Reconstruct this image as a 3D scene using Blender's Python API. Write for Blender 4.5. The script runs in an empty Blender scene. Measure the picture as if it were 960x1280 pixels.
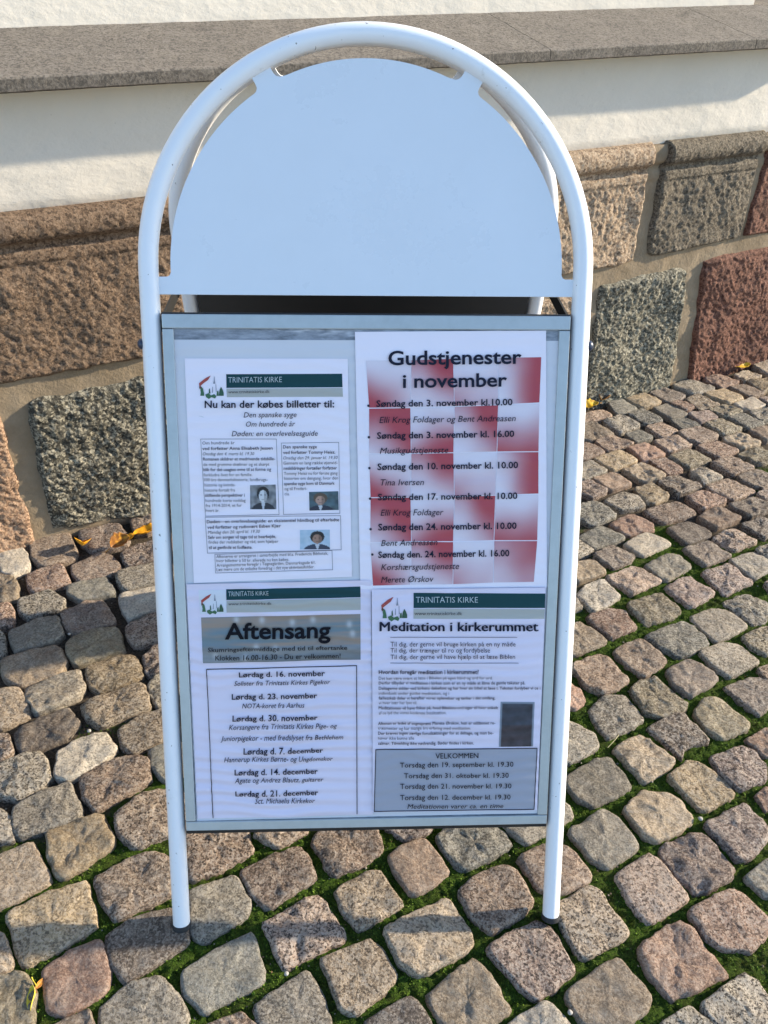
import bpy, bmesh, math, random
import numpy as np
from mathutils import Vector, Matrix, noise

SC = bpy.context.scene
COL = SC.collection
RND = random.Random(7)
rad = math.radians

# ------------------------------------------------------------------ camera
CAM = dict(x=-0.02091, y=-0.55292, z=1.07014, yaw=0.050783, pitch=0.633811, roll=0.025916, f=1036.547)
def cam_axes():
    y, p, r = CAM['yaw'], CAM['pitch'], CAM['roll']
    f = Vector((math.sin(y)*math.cos(p), math.cos(y)*math.cos(p), -math.sin(p)))
    ri = Vector((math.cos(y), -math.sin(y), 0)); u = ri.cross(f)
    c, s = math.cos(r), math.sin(r)
    return c*ri + s*u, -s*ri + c*u, f
AR, AU, AF = cam_axes()
CPOS = Vector((CAM['x'], CAM['y'], CAM['z']))
cd = bpy.data.cameras.new('camera'); cam = bpy.data.objects.new('camera', cd); COL.objects.link(cam)
cd.sensor_fit = 'VERTICAL'; cd.sensor_height = 24.0; cd.lens = CAM['f']/1280*24.0
cd.clip_start = 0.02; cd.clip_end = 2000
cam.matrix_world = Matrix(((AR.x, AU.x, -AF.x, CPOS.x), (AR.y, AU.y, -AF.y, CPOS.y), (AR.z, AU.z, -AF.z, CPOS.z), (0, 0, 0, 1)))
SC.camera = cam

# ------------------------------------------------------------------ sky, sun, exposure
SUN_AZ, SUN_EL = rad(11.0), rad(19.3)          # azimuth measured from +X towards +Y
w = bpy.data.worlds.new('World'); SC.world = w; w.use_nodes = True
nt = w.node_tree; bg = nt.nodes['Background']
sky = nt.nodes.new('ShaderNodeTexSky'); sky.sky_type = 'NISHITA'; sky.sun_disc = False
sky.ozone_density = 2.6; sky.dust_density = 0.4; sky.sun_elevation = SUN_EL; sky.sun_rotation = math.pi/2 - SUN_AZ
nt.links.new(sky.outputs[0], bg.inputs[0]); bg.inputs[1].default_value = 0.15
sd = bpy.data.lights.new('sun', 'SUN'); sd.energy = 3.8; sd.angle = rad(1.2); sd.color = (1.0, 0.87, 0.67)
sun = bpy.data.objects.new('sun', sd); COL.objects.link(sun)
SDIR = Vector((math.cos(SUN_AZ)*math.cos(SUN_EL), math.sin(SUN_AZ)*math.cos(SUN_EL), math.sin(SUN_EL)))
sun.rotation_euler = (-SDIR).to_track_quat('-Z', 'Y').to_euler()
SC.view_settings.view_transform = 'Standard'; SC.view_settings.look = 'None'
SC.view_settings.exposure = 1.40; SC.view_settings.gamma = 1.0
SC.view_settings.use_curve_mapping = False

# ------------------------------------------------------------------ frames of reference
WA, WD = 0.425488, 1.003585                     # wall heading and distance
WN = Vector((math.sin(WA), -math.cos(WA), 0)); WT = Vector((math.cos(WA), math.sin(WA), 0))
def WP(al, off, z): return WT*al + WN*(off - WD) + Vector((0, 0, z))
TILT, SPRING, HALF = 0.433026, 0.816946, 0.24   # the sign's front frame
SN = Vector((0, -math.cos(TILT), math.sin(TILT))); SV = Vector((0, math.sin(TILT), math.cos(TILT)))
def SP(u, v, off=0.0): return Vector((u, 0, 0)) + SV*v + SN*off
APEX = SP(0, SPRING+HALF) + Vector((0, 0.0415, -0.0065)); T2 = 0.198728
RV = Vector((0, -math.sin(T2), math.cos(T2))); RN = Vector((0, math.cos(T2), math.sin(T2)))
def RP(u, v, off=0.0):                          # rear frame, v from the ground up along the frame
    L = APEX.z/math.cos(T2); return APEX + Vector((u, 0, 0)) - RV*(L - v) + RN*off
RTOP = APEX.z/math.cos(T2)
def S(px, py, off=0.0):                         # a spot of the photo traced onto the sign's plane
    r = AF + AR*((px-480)/CAM['f']) - AU*((py-640)/CAM['f'])
    t = (SN*off - CPOS).dot(SN)/r.dot(SN); P = CPOS + r*t
    return P.x, P.dot(SV)

# ------------------------------------------------------------------ materials
def mat(name, rgb, rough=0.6, metal=0.0, spec=0.5, coat=0.0):
    m = bpy.data.materials.new(name); m.use_nodes = True
    b = m.node_tree.nodes['Principled BSDF']
    b.inputs['Base Color'].default_value = (*rgb, 1); b.inputs['Roughness'].default_value = rough
    b.inputs['Metallic'].default_value = metal; b.inputs['Specular IOR Level'].default_value = spec
    b.inputs['Coat Weight'].default_value = coat
    return m
class G:
    """tiny node-graph helper"""
    def __init__(s, m): s.m = m; s.t = m.node_tree; s.b = s.t.nodes['Principled BSDF']
    def n(s, kind, **kw):
        x = s.t.nodes.new(kind)
        for k, v in kw.items():
            if k in x.inputs.keys(): x.inputs[k].default_value = v
            else: setattr(x, k, v)
        return x
    def l(s, a, b): s.t.links.new(a, b)
    def coord(s): return s.n('ShaderNodeTexCoord').outputs['Object']
    def noise(s, co, scale, detail=4, rough=0.6):
        x = s.n('ShaderNodeTexNoise', Scale=scale, Detail=detail, Roughness=rough); s.l(co, x.inputs['Vector']); return x.outputs['Fac']
    def voro(s, co, scale, feature='F1', out='Distance'):
        x = s.n('ShaderNodeTexVoronoi', Scale=scale, feature=feature); s.l(co, x.inputs['Vector']); return x.outputs[out]
    def ramp(s, fac, stops):
        x = s.n('ShaderNodeValToRGB'); e = x.color_ramp.elements
        while len(e) < len(stops): e.new(0.5)
        for q, (p, c) in zip(e, stops):
            q.position = p; q.color = (c, c, c, 1) if isinstance(c, (int, float)) else (*c, 1)
        s.l(fac, x.inputs[0]); return x.outputs[0]
    def mix(s, fac, a, b, mode='MIX'):
        x = s.n('ShaderNodeMix', data_type='RGBA', blend_type=mode)
        for i, v in ((0, fac), (6, a), (7, b)):
            if isinstance(v, bpy.types.NodeSocket): s.l(v, x.inputs[i])
            elif isinstance(v, tuple): x.inputs[i].default_value = (*v, 1)
            else: x.inputs[i].default_value = v
        return x.outputs[2]
    def math(s, op, a, b=0.0):
        x = s.n('ShaderNodeMath', operation=op)
        for i, v in ((0, a), (1, b)):
            if isinstance(v, bpy.types.NodeSocket): s.l(v, x.inputs[i])
            else: x.inputs[i].default_value = v
        return x.outputs[0]
    def attr(s, name): return s.n('ShaderNodeAttribute', attribute_name=name).outputs['Color']
    def bump(s, h, dist, strength=1.0):
        x = s.n('ShaderNodeBump', Strength=strength, Distance=dist); s.l(h, x.inputs['Height'])
        prev = getattr(s, 'last', None)
        if prev: s.l(prev, x.inputs['Normal'])
        s.last = x.outputs[0]; s.l(s.last, s.b.inputs['Normal'])
    def color(s, c): s.l(c, s.b.inputs['Base Color'])

def granite(name, base, dark, light, grain=230, rough_bump=0.004, pale=0.5, use_attr=False, dk=0.8):
    """speckled stone: dark and pale minerals at grain size, cloudy tone, rough surface"""
    m = mat(name, base, 0.85, spec=0.3); g = G(m); co = g.coord()
    b0 = g.attr('tone') if use_attr else base
    if use_attr:
        at = g.n('ShaderNodeAttribute', attribute_name='tone'); b0 = at.outputs['Color']; sp = at.outputs['Alpha']
    nA = g.noise(co, grain, 3, 0.75); nB = g.noise(co, grain*0.37, 4, 0.7); v = g.voro(co, grain*0.9, out='Color')
    sv = g.n('ShaderNodeSeparateColor'); g.l(v, sv.inputs[0])
    mixA = g.math('ADD', g.math('MULTIPLY', nA, 0.75), g.math('MULTIPLY', sv.outputs[0], 0.25))
    lt = g.mix(0.5, b0, light) if use_attr else light
    K = (lambda x, k: g.math('MULTIPLY', g.math('MULTIPLY', x, k), sp)) if use_attr else (lambda x, k: g.math('MULTIPLY', x, k))
    c = g.mix(K(g.ramp(mixA, [(0.40, 1.0), (0.49, 0.0)]), dk), b0, dark)
    c = g.mix(K(g.ramp(mixA, [(0.515, 0.0), (0.595, 1.0)]), pale), c, lt)
    c = g.mix(g.ramp(nB, [(0.36, 0.55), (0.50, 0.0)]), c, g.mix(0.4, b0, dark))
    n2 = g.noise(co, 13, 5, 0.65)
    c = g.mix(g.ramp(n2, [(0.40, 0.0), (0.75, 0.6)]), c, g.mix(0.35, c, dark))
    n3 = g.noise(co, 31, 5, 0.7)
    c = g.mix(g.ramp(n3, [(0.50, 0.0), (0.72, 0.45)]), c, g.mix(0.5, c, light))
    g.color(c)
    g.bump(g.noise(co, grain*0.28, 6, 0.8), rough_bump, 1.0)
    g.bump(nA, rough_bump*0.35, 0.8)
    return m

# ------------------------------------------------------------------ mesh helpers
def mesh_obj(name, verts, faces, m, parent=None, smooth=True, uvcol=None):
    me = bpy.data.meshes.new(name); me.from_pydata([tuple(v) for v in verts], [], faces)
    me.materials.append(m)
    if smooth: me.polygons.foreach_set('use_smooth', [True]*len(me.polygons))
    if uvcol is not None:
        a = me.color_attributes.new(uvcol[0], 'FLOAT_COLOR', 'POINT')
        a.data.foreach_set('color', np.array([tuple(c) if len(c) == 4 else (*c, 1) for c in uvcol[1]], dtype=np.float32).ravel())
    me.update()
    o = bpy.data.objects.new(name, me); COL.objects.link(o)
    if parent: o.parent = parent; o.matrix_parent_inverse = Matrix.Translation(-parent_loc(parent))
    return o
def parent_loc(p):
    v = Vector(p.location)
    while p.parent: p = p.parent; v = v + Vector(p.location) if p.type == 'EMPTY' else v
    return v
def empty(name, loc, label, cat, group=None):
    o = bpy.data.objects.new(name, None); COL.objects.link(o); o.location = loc; o.empty_display_size = 0.05
    o['label'] = label; o['category'] = cat
    if group: o['group'] = group
    return o
def tag(o, label, cat, group=None):
    o['label'] = label; o['category'] = cat
    if group: o['group'] = group
    return o
def recalc(o, bevel=0.0, seg=2, angle=0.6):
    bm = bmesh.new(); bm.from_mesh(o.data)
    bmesh.ops.remove_doubles(bm, verts=bm.verts, dist=1e-6)
    bmesh.ops.recalc_face_normals(bm, faces=bm.faces)
    if bevel:
        es = [e for e in bm.edges if len(e.link_faces) == 2 and e.calc_face_angle(0) > angle]
        bmesh.ops.bevel(bm, geom=es, offset=bevel, segments=seg, affect='EDGES', profile=0.5)
    bm.to_mesh(o.data); bm.free()
    return o
def box(name, P, a, b, c, m, parent=None, bevel=0.0):
    """box in a frame: P(x, y, z) maps to the world; a, b, c are ranges"""
    vs = [P(x, y, z) for x in a for y in b for z in c]
    fs = [(0, 1, 3, 2), (4, 6, 7, 5), (0, 4, 5, 1), (2, 3, 7, 6), (0, 2, 6, 4), (1, 5, 7, 3)]
    o = mesh_obj(name, vs, fs, m, parent, smooth=False); recalc(o, bevel)
    if bevel: o.data.polygons.foreach_set('use_smooth', [True]*len(o.data.polygons)); shade_auto(o)
    return o
def shade_auto(o, ang=0.7):
    me = o.data
    bm = bmesh.new(); bm.from_mesh(me)
    for e in bm.edges:
        if len(e.link_faces) == 2 and e.calc_face_angle(0) > ang: e.smooth = False
    bm.to_mesh(me); bm.free()
def prism(name, outline, P, o0, o1, m, parent=None, bevel=0.0):
    """outline (u, v) extruded between offsets o0 (back) and o1 (front) in frame P(u, v, off)"""
    n = len(outline)
    vs = [P(u, v, o0) for u, v in outline] + [P(u, v, o1) for u, v in outline]
    fs = [tuple(range(n)), tuple(range(2*n-1, n-1, -1))] + [(i, (i+1) % n, n+(i+1) % n, n+i) for i in range(n)]
    o = mesh_obj(name, vs, fs, m, parent, smooth=False); recalc(o, bevel, 2, 1.2)
    if bevel: o.data.polygons.foreach_set('use_smooth', [len(p.vertices) == 4 and p.area < 2e-4 for p in o.data.polygons]); shade_auto(o)
    return o
def tube(name, pts, r, m, parent=None, seg=20, closed_ends=True):
    pts = [Vector(p) for p in pts]; vs, fs = [], []
    up = None
    for i, p in enumerate(pts):
        t = (pts[min(i+1, len(pts)-1)] - pts[max(i-1, 0)]).normalized()
        if up is None: up = t.orthogonal().normalized()
        up = (up - t*up.dot(t)).normalized(); bi = t.cross(up)
        for k in range(seg):
            a = 2*math.pi*k/seg; vs.append(p + (up*math.cos(a) + bi*math.sin(a))*r)
    for i in range(len(pts)-1):
        for k in range(seg):
            a, b = i*seg+k, i*seg+(k+1) % seg; fs.append((a, b, b+seg, a+seg))
    if closed_ends: fs += [tuple(range(seg-1, -1, -1)), tuple(range(len(vs)-seg, len(vs)))]
    o = mesh_obj(name, vs, fs, m, parent); shade_auto(o, 1.0)
    return o
def fbm(x, y, z, oct=3):
    return noise.fractal(Vector((x, y, z)), 1.0, 2.0, oct)
def sstep(a, b, x):
    t = min(1, max(0, (x-a)/(b-a))); return t*t*(3-2*t)
# ================================================================== PAVING
OUTL = [[(-733,793),(-698,796),(-671,767),(-654,729),(-680,702),(-705,709)],[(-676,803),(-608,836),(-577,779),(-575,757),(-630,729),(-659,754)],[(-588,846),(-513,869),(-481,821),(-481,798),(-540,775),(-578,808)],[(-490,883),(-451,898),(-426,855),(-444,838),(-472,834)],[(-484,775),(-429,804),(-403,794),(-392,755),(-462,727),(-481,752)],[(-574,732),(-527,772),(-501,762),(-475,727),(-495,700),(-548,683),(-568,707)],[(-655,708),(-598,738),(-581,713),(-563,680),(-627,655),(-646,678)],[(-718,703),(-678,696),(-657,667),(-654,638),(-677,625),(-701,639)],[(-480,703),(-431,730),(-382,745),(-363,699),(-402,678),(-454,653),(-473,679)],[(-568,672),(-501,696),(-489,682),(-470,650),(-530,628),(-560,649)],[(-647,633),(-594,658),(-561,632),(-559,610),(-612,581),(-636,600)],[(-695,611),(-662,627),(-643,597),(-638,565),(-656,560),(-680,569)],[(-461,642),(-403,667),(-370,675),(-353,618),(-386,602),(-430,578),(-453,614)],[(-554,593),(-521,620),(-489,628),(-450,568),(-518,538),(-544,561)],[(-636,547),(-590,578),(-558,580),(-538,541),(-548,521),(-608,497),(-626,522)],[(-430,560),(-385,591),(-354,601),(-333,538),(-367,521),(-405,509),(-423,534)],[(-527,521),(-498,545),(-446,560),(-422,504),(-445,485),(-497,465),(-519,491)],[(-626,474),(-546,513),(-532,501),(-514,470),(-520,444),(-576,418),(-607,432)],[(-678,543),(-651,545),(-640,532),(-627,498),(-631,486),(-656,479)],[(-476,457),(-412,489),(-397,484),(-374,437),(-395,424),(-443,403),(-463,416)],[(-384,479),(-366,508),(-332,513),(-307,469),(-335,451),(-364,437),(-377,456)],[(-363,419),(-351,442),(-314,446),(-298,405),(-317,383),(-338,371),(-358,397)],[(-567,409),(-503,444),(-484,446),(-468,416),(-476,390),(-531,358),(-557,387)],[(-464,373),(-420,402),(-374,424),(-350,367),(-382,351),(-425,327),(-458,356)],[(-623,402),(-578,414),(-541,358),(-565,342),(-580,330),(-600,335)],[(-554,322),(-523,349),(-480,367),(-459,336),(-467,308),(-529,279),(-547,302)],[(-392,323),(-363,351),(-318,368),(-303,317),(-330,294),(-361,276),(-382,291)],[(-593,315),(-563,316),(-546,283),(-558,265),(-577,269)],[(-475,278),(-452,303),(-411,318),(-385,284),(-410,252),(-452,226),(-468,236)],[(-570,248),(-527,276),(-499,279),(-472,233),(-486,216),(-514,197),(-544,206)],[(-430,232),(-403,257),(-357,272),(-333,259),(-323,226),(-359,200),(-394,175),(-418,202)],[(-337,279),(-316,292),(-283,293),(-262,253),(-282,232),(-304,226),(-326,251)],[(-514,181),(-483,206),(-443,224),(-413,179),(-413,163),(-452,146),(-491,133),(-506,156)],[(-554,179),(-531,182),(-515,169),(-497,132),(-513,129),(-537,130)],[(-365,168),(-341,194),(-298,214),(-263,202),(-249,148),(-278,136),(-325,116),(-352,138)],[(-450,140),(-418,159),(-380,169),(-357,134),(-354,117),(-409,72),(-426,80),(-442,111)],[(-525,99),(-468,126),(-449,100),(-426,68),(-464,43),(-497,29)],[(-370,71),(-330,101),(-288,110),(-266,91),(-262,46),(-287,32),(-328,11),(-355,40)],[(-471,24),(-425,53),(-379,65),(-363,37),(-350,5),(-379,-15),(-430,-45),(-451,-10)],[(-337,-8),(-305,14),(-258,24),(-235,5),(-229,-19),(-260,-41),(-298,-65),(-320,-46)],[(-405,-45),(-376,-25),(-341,-13),(-320,-52),(-319,-74),(-362,-103),(-386,-93)],[(-240,49),(-211,59),(-180,70),(-155,32),(-157,16),(-211,-19),(-226,-9)],[(-258,132),(-249,146),(-197,156),(-168,136),(-160,105),(-199,80),(-237,66),(-252,95)],[(-325,-95),(-295,-66),(-257,-59),(-234,-79),(-214,-108),(-219,-118),(-230,-127),(-271,-148),(-313,-124)],[(-472,-55),(-424,-51),(-403,-78),(-398,-108),(-405,-125),(-446,-129)],[(-371,-113),(-335,-96),(-325,-116),(-311,-133),(-347,-148)],[(-494,1),(-468,-3),(-461,-10),(-442,-43),(-454,-50),(-476,-50)],[(-233,-56),(-195,-30),(-148,-8),(-130,-56),(-131,-70),(-169,-88),(-199,-103),(-224,-82)],[(-193,-117),(-152,-105),(-132,-122),(-135,-135),(-178,-142)],[(-173,77),(-133,100),(-96,112),(-81,94),(-70,63),(-98,45),(-131,23),(-154,39)],[(-78,122),(-51,146),(11,154),(24,107),(9,92),(-46,64)],[(-159,131),(-133,157),(-92,152),(-83,136),(-127,110)],[(-137,4),(-101,26),(-64,45),(-52,21),(-27,-19),(-69,-37),(-106,-54),(-120,-29)],[(-45,44),(-3,71),(17,75),(31,50),(47,24),(18,8),(-13,-10),(-30,13)],[(29,92),(50,108),(82,119),(100,94),(112,69),(93,53),(59,36),(43,62)],[(29,138),(65,158),(97,148),(91,132),(58,117)],[(99,121),(121,140),(194,136),(207,109),(180,92),(133,70),(116,90)],[(20,-7),(56,11),(106,33),(119,13),(137,-25),(121,-42),(58,-69),(38,-50)],[(-60,-46),(-23,-31),(3,-21),(17,-32),(35,-67),(15,-87),(-20,-110),(-36,-101),(-47,-72)],[(-139,-96),(-106,-77),(-76,-57),(-57,-88),(-46,-117),(-59,-141),(-110,-160),(-129,-127)],[(68,-91),(100,-69),(135,-45),(150,-64),(170,-110),(149,-122),(109,-142),(88,-127)],[(-6,-118),(21,-106),(49,-92),(65,-107),(74,-126),(46,-150),(3,-148)],[(121,41),(157,67),(189,76),(206,68),(222,23),(206,7),(157,-17),(137,5)],[(150,-37),(181,-17),(224,-1),(238,-9),(259,-63),(251,-73),(206,-98),(195,-94)],[(197,141),(237,159),(299,172),(305,152),(273,130),(226,107)],[(210,87),(248,106),(287,101),(310,62),(304,52),(257,33),(232,42)],[(248,17),(303,46),(317,39),(322,16),(338,-19),(325,-29),(270,-54),(259,-28)],[(291,127),(351,159),(368,146),(387,103),(378,92),(332,68),(312,85)],[(381,160),(420,193),(468,183),(480,142),(458,126),(410,105),(395,123)],[(412,96),(470,122),(488,116),(514,64),(500,49),(446,28),(426,53)],[(341,59),(397,88),(410,77),(433,25),(413,12),(368,-10),(353,15)],[(426,5),(490,33),(507,27),(532,-9),(520,-27),(489,-48),(450,-43),(437,-29)],[(343,-41),(407,-7),(419,-15),(448,-75),(408,-91),(368,-104),(352,-76)],[(240,-93),(299,-59),(319,-55),(345,-99),(334,-115),(298,-132),(255,-128),(242,-106)],[(403,-110),(471,-75),(485,-86),(496,-119),(464,-146),(419,-139)],[(163,-126),(216,-101),(238,-125),(231,-143),(176,-150)],[(346,-131),(390,-111),(407,-132),(387,-150),(353,-152)],[(492,132),(567,168),(585,128),(577,110),(539,78),(519,76),(508,102)],[(521,51),(563,75),(586,54),(562,26),(537,22)],[(415,630),(445,660),(480,676),(501,624),(439,582)],[(505,602),(582,635),(608,585),(589,569),(528,545),(521,564)],[(694,607),(747,629),(783,605),(763,557),(732,545),(712,574)],[(421,571),(480,593),(500,586),(501,558),(510,542),(454,513),(438,534)],[(373,544),(409,559),(446,504),(376,470),(356,494)],[(518,518),(603,558),(616,544),(633,498),(567,462),(536,485)],[(618,569),(668,591),(694,587),(722,542),(645,501),(632,525)],[(694,512),(757,542),(766,511),(749,482),(722,468),(703,485)],[(447,478),(501,512),(516,503),(542,456),(487,418),(462,447)],[(602,473),(652,498),(682,497),(708,454),(638,416),(620,433)],[(367,448),(426,477),(440,458),(460,411),(441,398),(404,380),(377,399)],[(530,432),(573,456),(592,450),(618,417),(600,401),(552,373),(533,397)],[(619,393),(675,416),(702,410),(709,378),(657,331),(637,359)],[(454,388),(478,414),(507,417),(544,356),(533,346),(484,327),(465,342)],[(332,400),(354,405),(370,389),(373,369),(354,351),(323,354)],[(694,432),(716,443),(729,426),(712,404),(698,410)],[(373,349),(407,378),(440,380),(451,362),(461,328),(437,311),(389,289),(379,310)],[(547,341),(576,368),(601,370),(631,315),(623,303),(574,285),(554,307)],[(459,308),(514,336),(529,334),(553,281),(508,271),(497,248),(488,266)],[(334,325),(349,315),(370,296),(371,275),(352,260),(315,243),(300,279)],[(393,268),(444,297),(456,285),(484,244),(473,232),(425,206),(411,233)],[(613,282),(658,305),(673,286),(656,254),(632,250)],[(543,252),(602,271),(618,262),(628,233),(614,207),(564,190),(551,213)],[(301,214),(360,249),(383,253),(395,229),(404,199),(392,191),(333,165),(312,181)],[(464,215),(506,242),(520,241),(547,213),(559,182),(498,155),(482,181)],[(588,179),(612,195),(622,166),(592,155)],[(488,683),(557,715),(595,670),(523,631)],[(683,691),(747,720),(775,663),(707,629)],[(594,651),(653,684),(689,631),(627,593)],[(1161,1621),(1225,1664),(1239,1621),(1203,1552),(1181,1559)],[(1085,1565),(1138,1595),(1160,1554),(1099,1527)],[(986,1544),(1046,1571),(1082,1518),(1015,1479)],[(880,1497),(947,1540),(1000,1488),(985,1472),(920,1443)],[(802,1453),(850,1491),(902,1434),(839,1397)],[(720,1427),(775,1465),(821,1397),(756,1367)],[(674,1391),(711,1427),(747,1367),(704,1338),(680,1332)],[(579,1321),(645,1356),(668,1332),(661,1318),(595,1293),(571,1287)],[(1104,1525),(1175,1545),(1181,1499),(1127,1460)],[(1041,1492),(1090,1505),(1128,1454),(1078,1429)],[(957,1453),(1024,1479),(1057,1422),(1001,1392)],[(892,1422),(939,1447),(980,1392),(914,1356)],[(875,1344),(936,1353),(948,1321),(892,1293)],[(842,1388),(876,1410),(901,1371),(872,1352)],[(785,1367),(837,1391),(873,1338),(823,1310)],[(1016,1392),(1084,1429),(1103,1386),(1049,1356)],[(936,1362),(989,1386),(1024,1345),(965,1319)],[(708,1333),(757,1362),(795,1304),(746,1284)],[(634,1298),(690,1329),(729,1282),(664,1241)],[(1041,1350),(1101,1368),(1108,1327),(1055,1299)],[(974,1321),(1020,1341),(1059,1288),(1005,1260)],[(815,1304),(853,1316),(886,1276),(833,1255)],[(898,1287),(950,1310),(986,1255),(929,1230)],[(742,1271),(789,1295),(822,1255),(766,1219)],[(570,1282),(607,1293),(651,1233),(579,1202),(550,1217)],[(676,1233),(720,1252),(745,1222),(692,1194)],[(816,1244),(878,1271),(917,1228),(855,1188),(828,1207)],[(1001,1249),(1063,1276),(1071,1228),(1026,1201)],[(921,1217),(975,1240),(1013,1196),(956,1163)],[(590,1202),(646,1228),(685,1186),(610,1151)],[(738,1202),(802,1228),(835,1186),(761,1151)],[(535,1176),(571,1188),(603,1146),(543,1117),(519,1126)],[(663,1166),(718,1188),(754,1146),(689,1107)],[(840,1176),(904,1201),(944,1160),(876,1118)],[(930,1140),(997,1170),(1022,1125),(970,1091)],[(568,1121),(644,1156),(673,1107),(600,1069)],[(701,1111),(747,1123),(773,1073),(729,1050)],[(753,1126),(819,1163),(859,1116),(787,1082)],[(849,1101),(910,1130),(950,1082),(885,1049)],[(510,1088),(558,1112),(588,1064),(523,1028),(499,1037)],[(626,1069),(681,1097),(721,1041),(659,1021)],[(783,1064),(820,1087),(858,1040),(804,1012)],[(890,1036),(945,1068),(978,1035),(934,991),(909,1004)],[(544,1033),(603,1062),(634,1014),(574,990)],[(695,1023),(754,1048),(796,1004),(727,966)],[(493,1010),(538,1028),(568,988),(526,958),(496,980)],[(801,996),(863,1033),(913,982),(845,945)],[(632,992),(676,1011),(705,966),(663,935),(641,945)],[(741,961),(790,987),(832,944),(763,909)],[(910,969),(944,990),(957,960),(923,939)],[(550,945),(601,977),(635,958),(639,928),(578,911)],[(827,923),(899,953),(929,918),(859,880)],[(628,908),(714,940),(745,899),(659,860)],[(472,913),(490,929),(532,941),(566,892),(501,853),(466,889)],[(741,883),(794,913),(837,878),(767,841)],[(828,851),(884,880),(906,854),(860,805)],[(537,857),(597,892),(636,860),(631,837),(567,818)],[(658,840),(713,863),(748,840),(749,817),(682,784)],[(747,809),(804,838),(839,794),(776,764)],[(456,812),(519,849),(563,811),(486,771)],[(552,789),(611,824),(653,788),(580,749)],[(670,770),(737,796),(769,751),(699,713)],[(825,765),(856,779),(862,750),(838,736)],[(437,797),(459,804),(483,768),(443,744),(428,754)],[(478,750),(525,783),(564,749),(552,732),(510,709)],[(575,718),(644,752),(673,717),(604,668)],[(755,733),(821,761),(840,729),(831,702),(781,672)],[(426,726),(474,740),(492,699),(427,670),(414,693)],[(798,656),(823,669),(817,643),(801,637)]]
OUTL = [[(a/1000, b/1000) for a, b in q] for q in OUTL]
def to_wall(x, y): return x*WT.x + y*WT.y, x*WN.x + y*WN.y + WD       # (along, distance from the wall)
def moss_at(x, y):
    al, dw = to_wall(x, y)
    m = sstep(0.36, 0.66, dw + 0.16*fbm(x*5, y*5, 3.3, 2))
    if x < -0.2: m *= 0.55 + 0.45*sstep(0.55, 0.95, dw)
    return m
def chaikin(q, r=0.2):
    o = []
    for i in range(len(q)):
        a, b = q[i], q[(i+1) % len(q)]
        o += [(a[0]*(1-r)+b[0]*r, a[1]*(1-r)+b[1]*r), (a[0]*r+b[0]*(1-r), a[1]*r+b[1]*(1-r))]
    return o
def resample(q, n):
    q = np.array(q + [q[0]]); d = np.r_[0, np.cumsum(np.hypot(*np.diff(q, axis=0).T))]
    t = np.linspace(0, d[-1], n, endpoint=False)
    return np.c_[np.interp(t, d, q[:, 0]), np.interp(t, d, q[:, 1])]
def inside(x, y, g):
    c = False; j = len(g)-1
    for i in range(len(g)):
        if (g[i][1] > y) != (g[j][1] > y) and x < (g[j][0]-g[i][0])*(y-g[i][1])/(g[j][1]-g[i][1]) + g[i][0]: c = not c
        j = i
    return c
TONES = [(.40,.315,.225), (.36,.285,.21), (.33,.25,.19), (.43,.345,.25), (.29,.21,.16), (.29,.26,.21), (.36,.32,.26), (.24,.19,.15),
         (.33,.22,.165), (.38,.275,.205), (.46,.40,.32), (.22,.18,.15), (.40,.31,.20), (.32,.27,.185), (.44,.33,.26), (.27,.20,.165), (.36,.235,.18), (.48,.43,.36), (.25,.24,.205), (.34,.26,.225)]
stones = []                                     # (outline, resolution)
def dilate(q, d):
    n = len(q); o = []; ar = sum(q[i][0]*q[(i+1) % n][1]-q[(i+1) % n][0]*q[i][1] for i in range(n)); sg = 1 if ar > 0 else -1
    for i in range(n):
        a, b, c = Vector(q[i-1]), Vector(q[i]), Vector(q[(i+1) % n])
        e1, e2 = (b-a).normalized(), (c-b).normalized(); nn = Vector((e1.y+e2.y, -e1.x-e2.x))*sg
        k = d/max(.55, nn.length/2); nn.normalize(); o.append((b.x+nn.x*k, b.y+nn.y*k))
    return o
OUTL = [dilate(q, .0030) for q in OUTL]
for q in OUTL: stones.append((q, 2))
cent = [np.mean(np.array(q), axis=0) for q in OUTL]
radi = [max(np.hypot(*(np.array(q)-c).T)) for q, c in zip(OUTL, cent)]
def clear_of_traced(q, c):
    cc = np.array(cent); d = np.hypot(*(cc - np.array(c)).T)
    for i in np.where(d < 0.13)[0]:
        g = OUTL[i]
        if any(inside(x, y, g) for x, y in q) or any(inside(x, y, q) for x, y in g): return False
    return True
row, dw = 0, 0.012
while dw < 2.3:
    pitch = RND.uniform(0.066, 0.074); al = -2.4 + RND.uniform(0, 0.05)
    while al < 3.3:
        ln = RND.uniform(0.062, 0.090); gap = RND.uniform(0.006, 0.011)
        a0, a1, d0, d1 = al+gap/2, al+ln-gap/2, dw+gap/2, dw+pitch-gap/2
        j = lambda: RND.uniform(-0.004, 0.004)
        qw = [(a0+j(), d0+j()), ((a0+a1)/2+j(), d0+j()-0.002), (a1+j(), d0+j()), (a1+j()+.001, (d0+d1)/2), (a1+j(), d1+j()), ((a0+a1)/2, d1+j()+.002), (a0+j(), d1+j()), (a0+j()-.001, (d0+d1)/2)]
        q = [(WT*a + WN*(d - WD)).to_tuple()[:2] for a, d in qw]
        c = np.mean(np.array(q), axis=0)
        for sc_ in (1.0, 0.84, 0.68):
            qs = [tuple(c + (np.array(p_)-c)*sc_) for p_ in q]
            if clear_of_traced(qs, c):
                far = abs(c[0]) > 1.3 or c[1] < -0.35
                stones.append((qs, 0 if far else 1)); break
        al += ln
    dw += pitch; row += 1
V, F, TC = [], [], []
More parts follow.
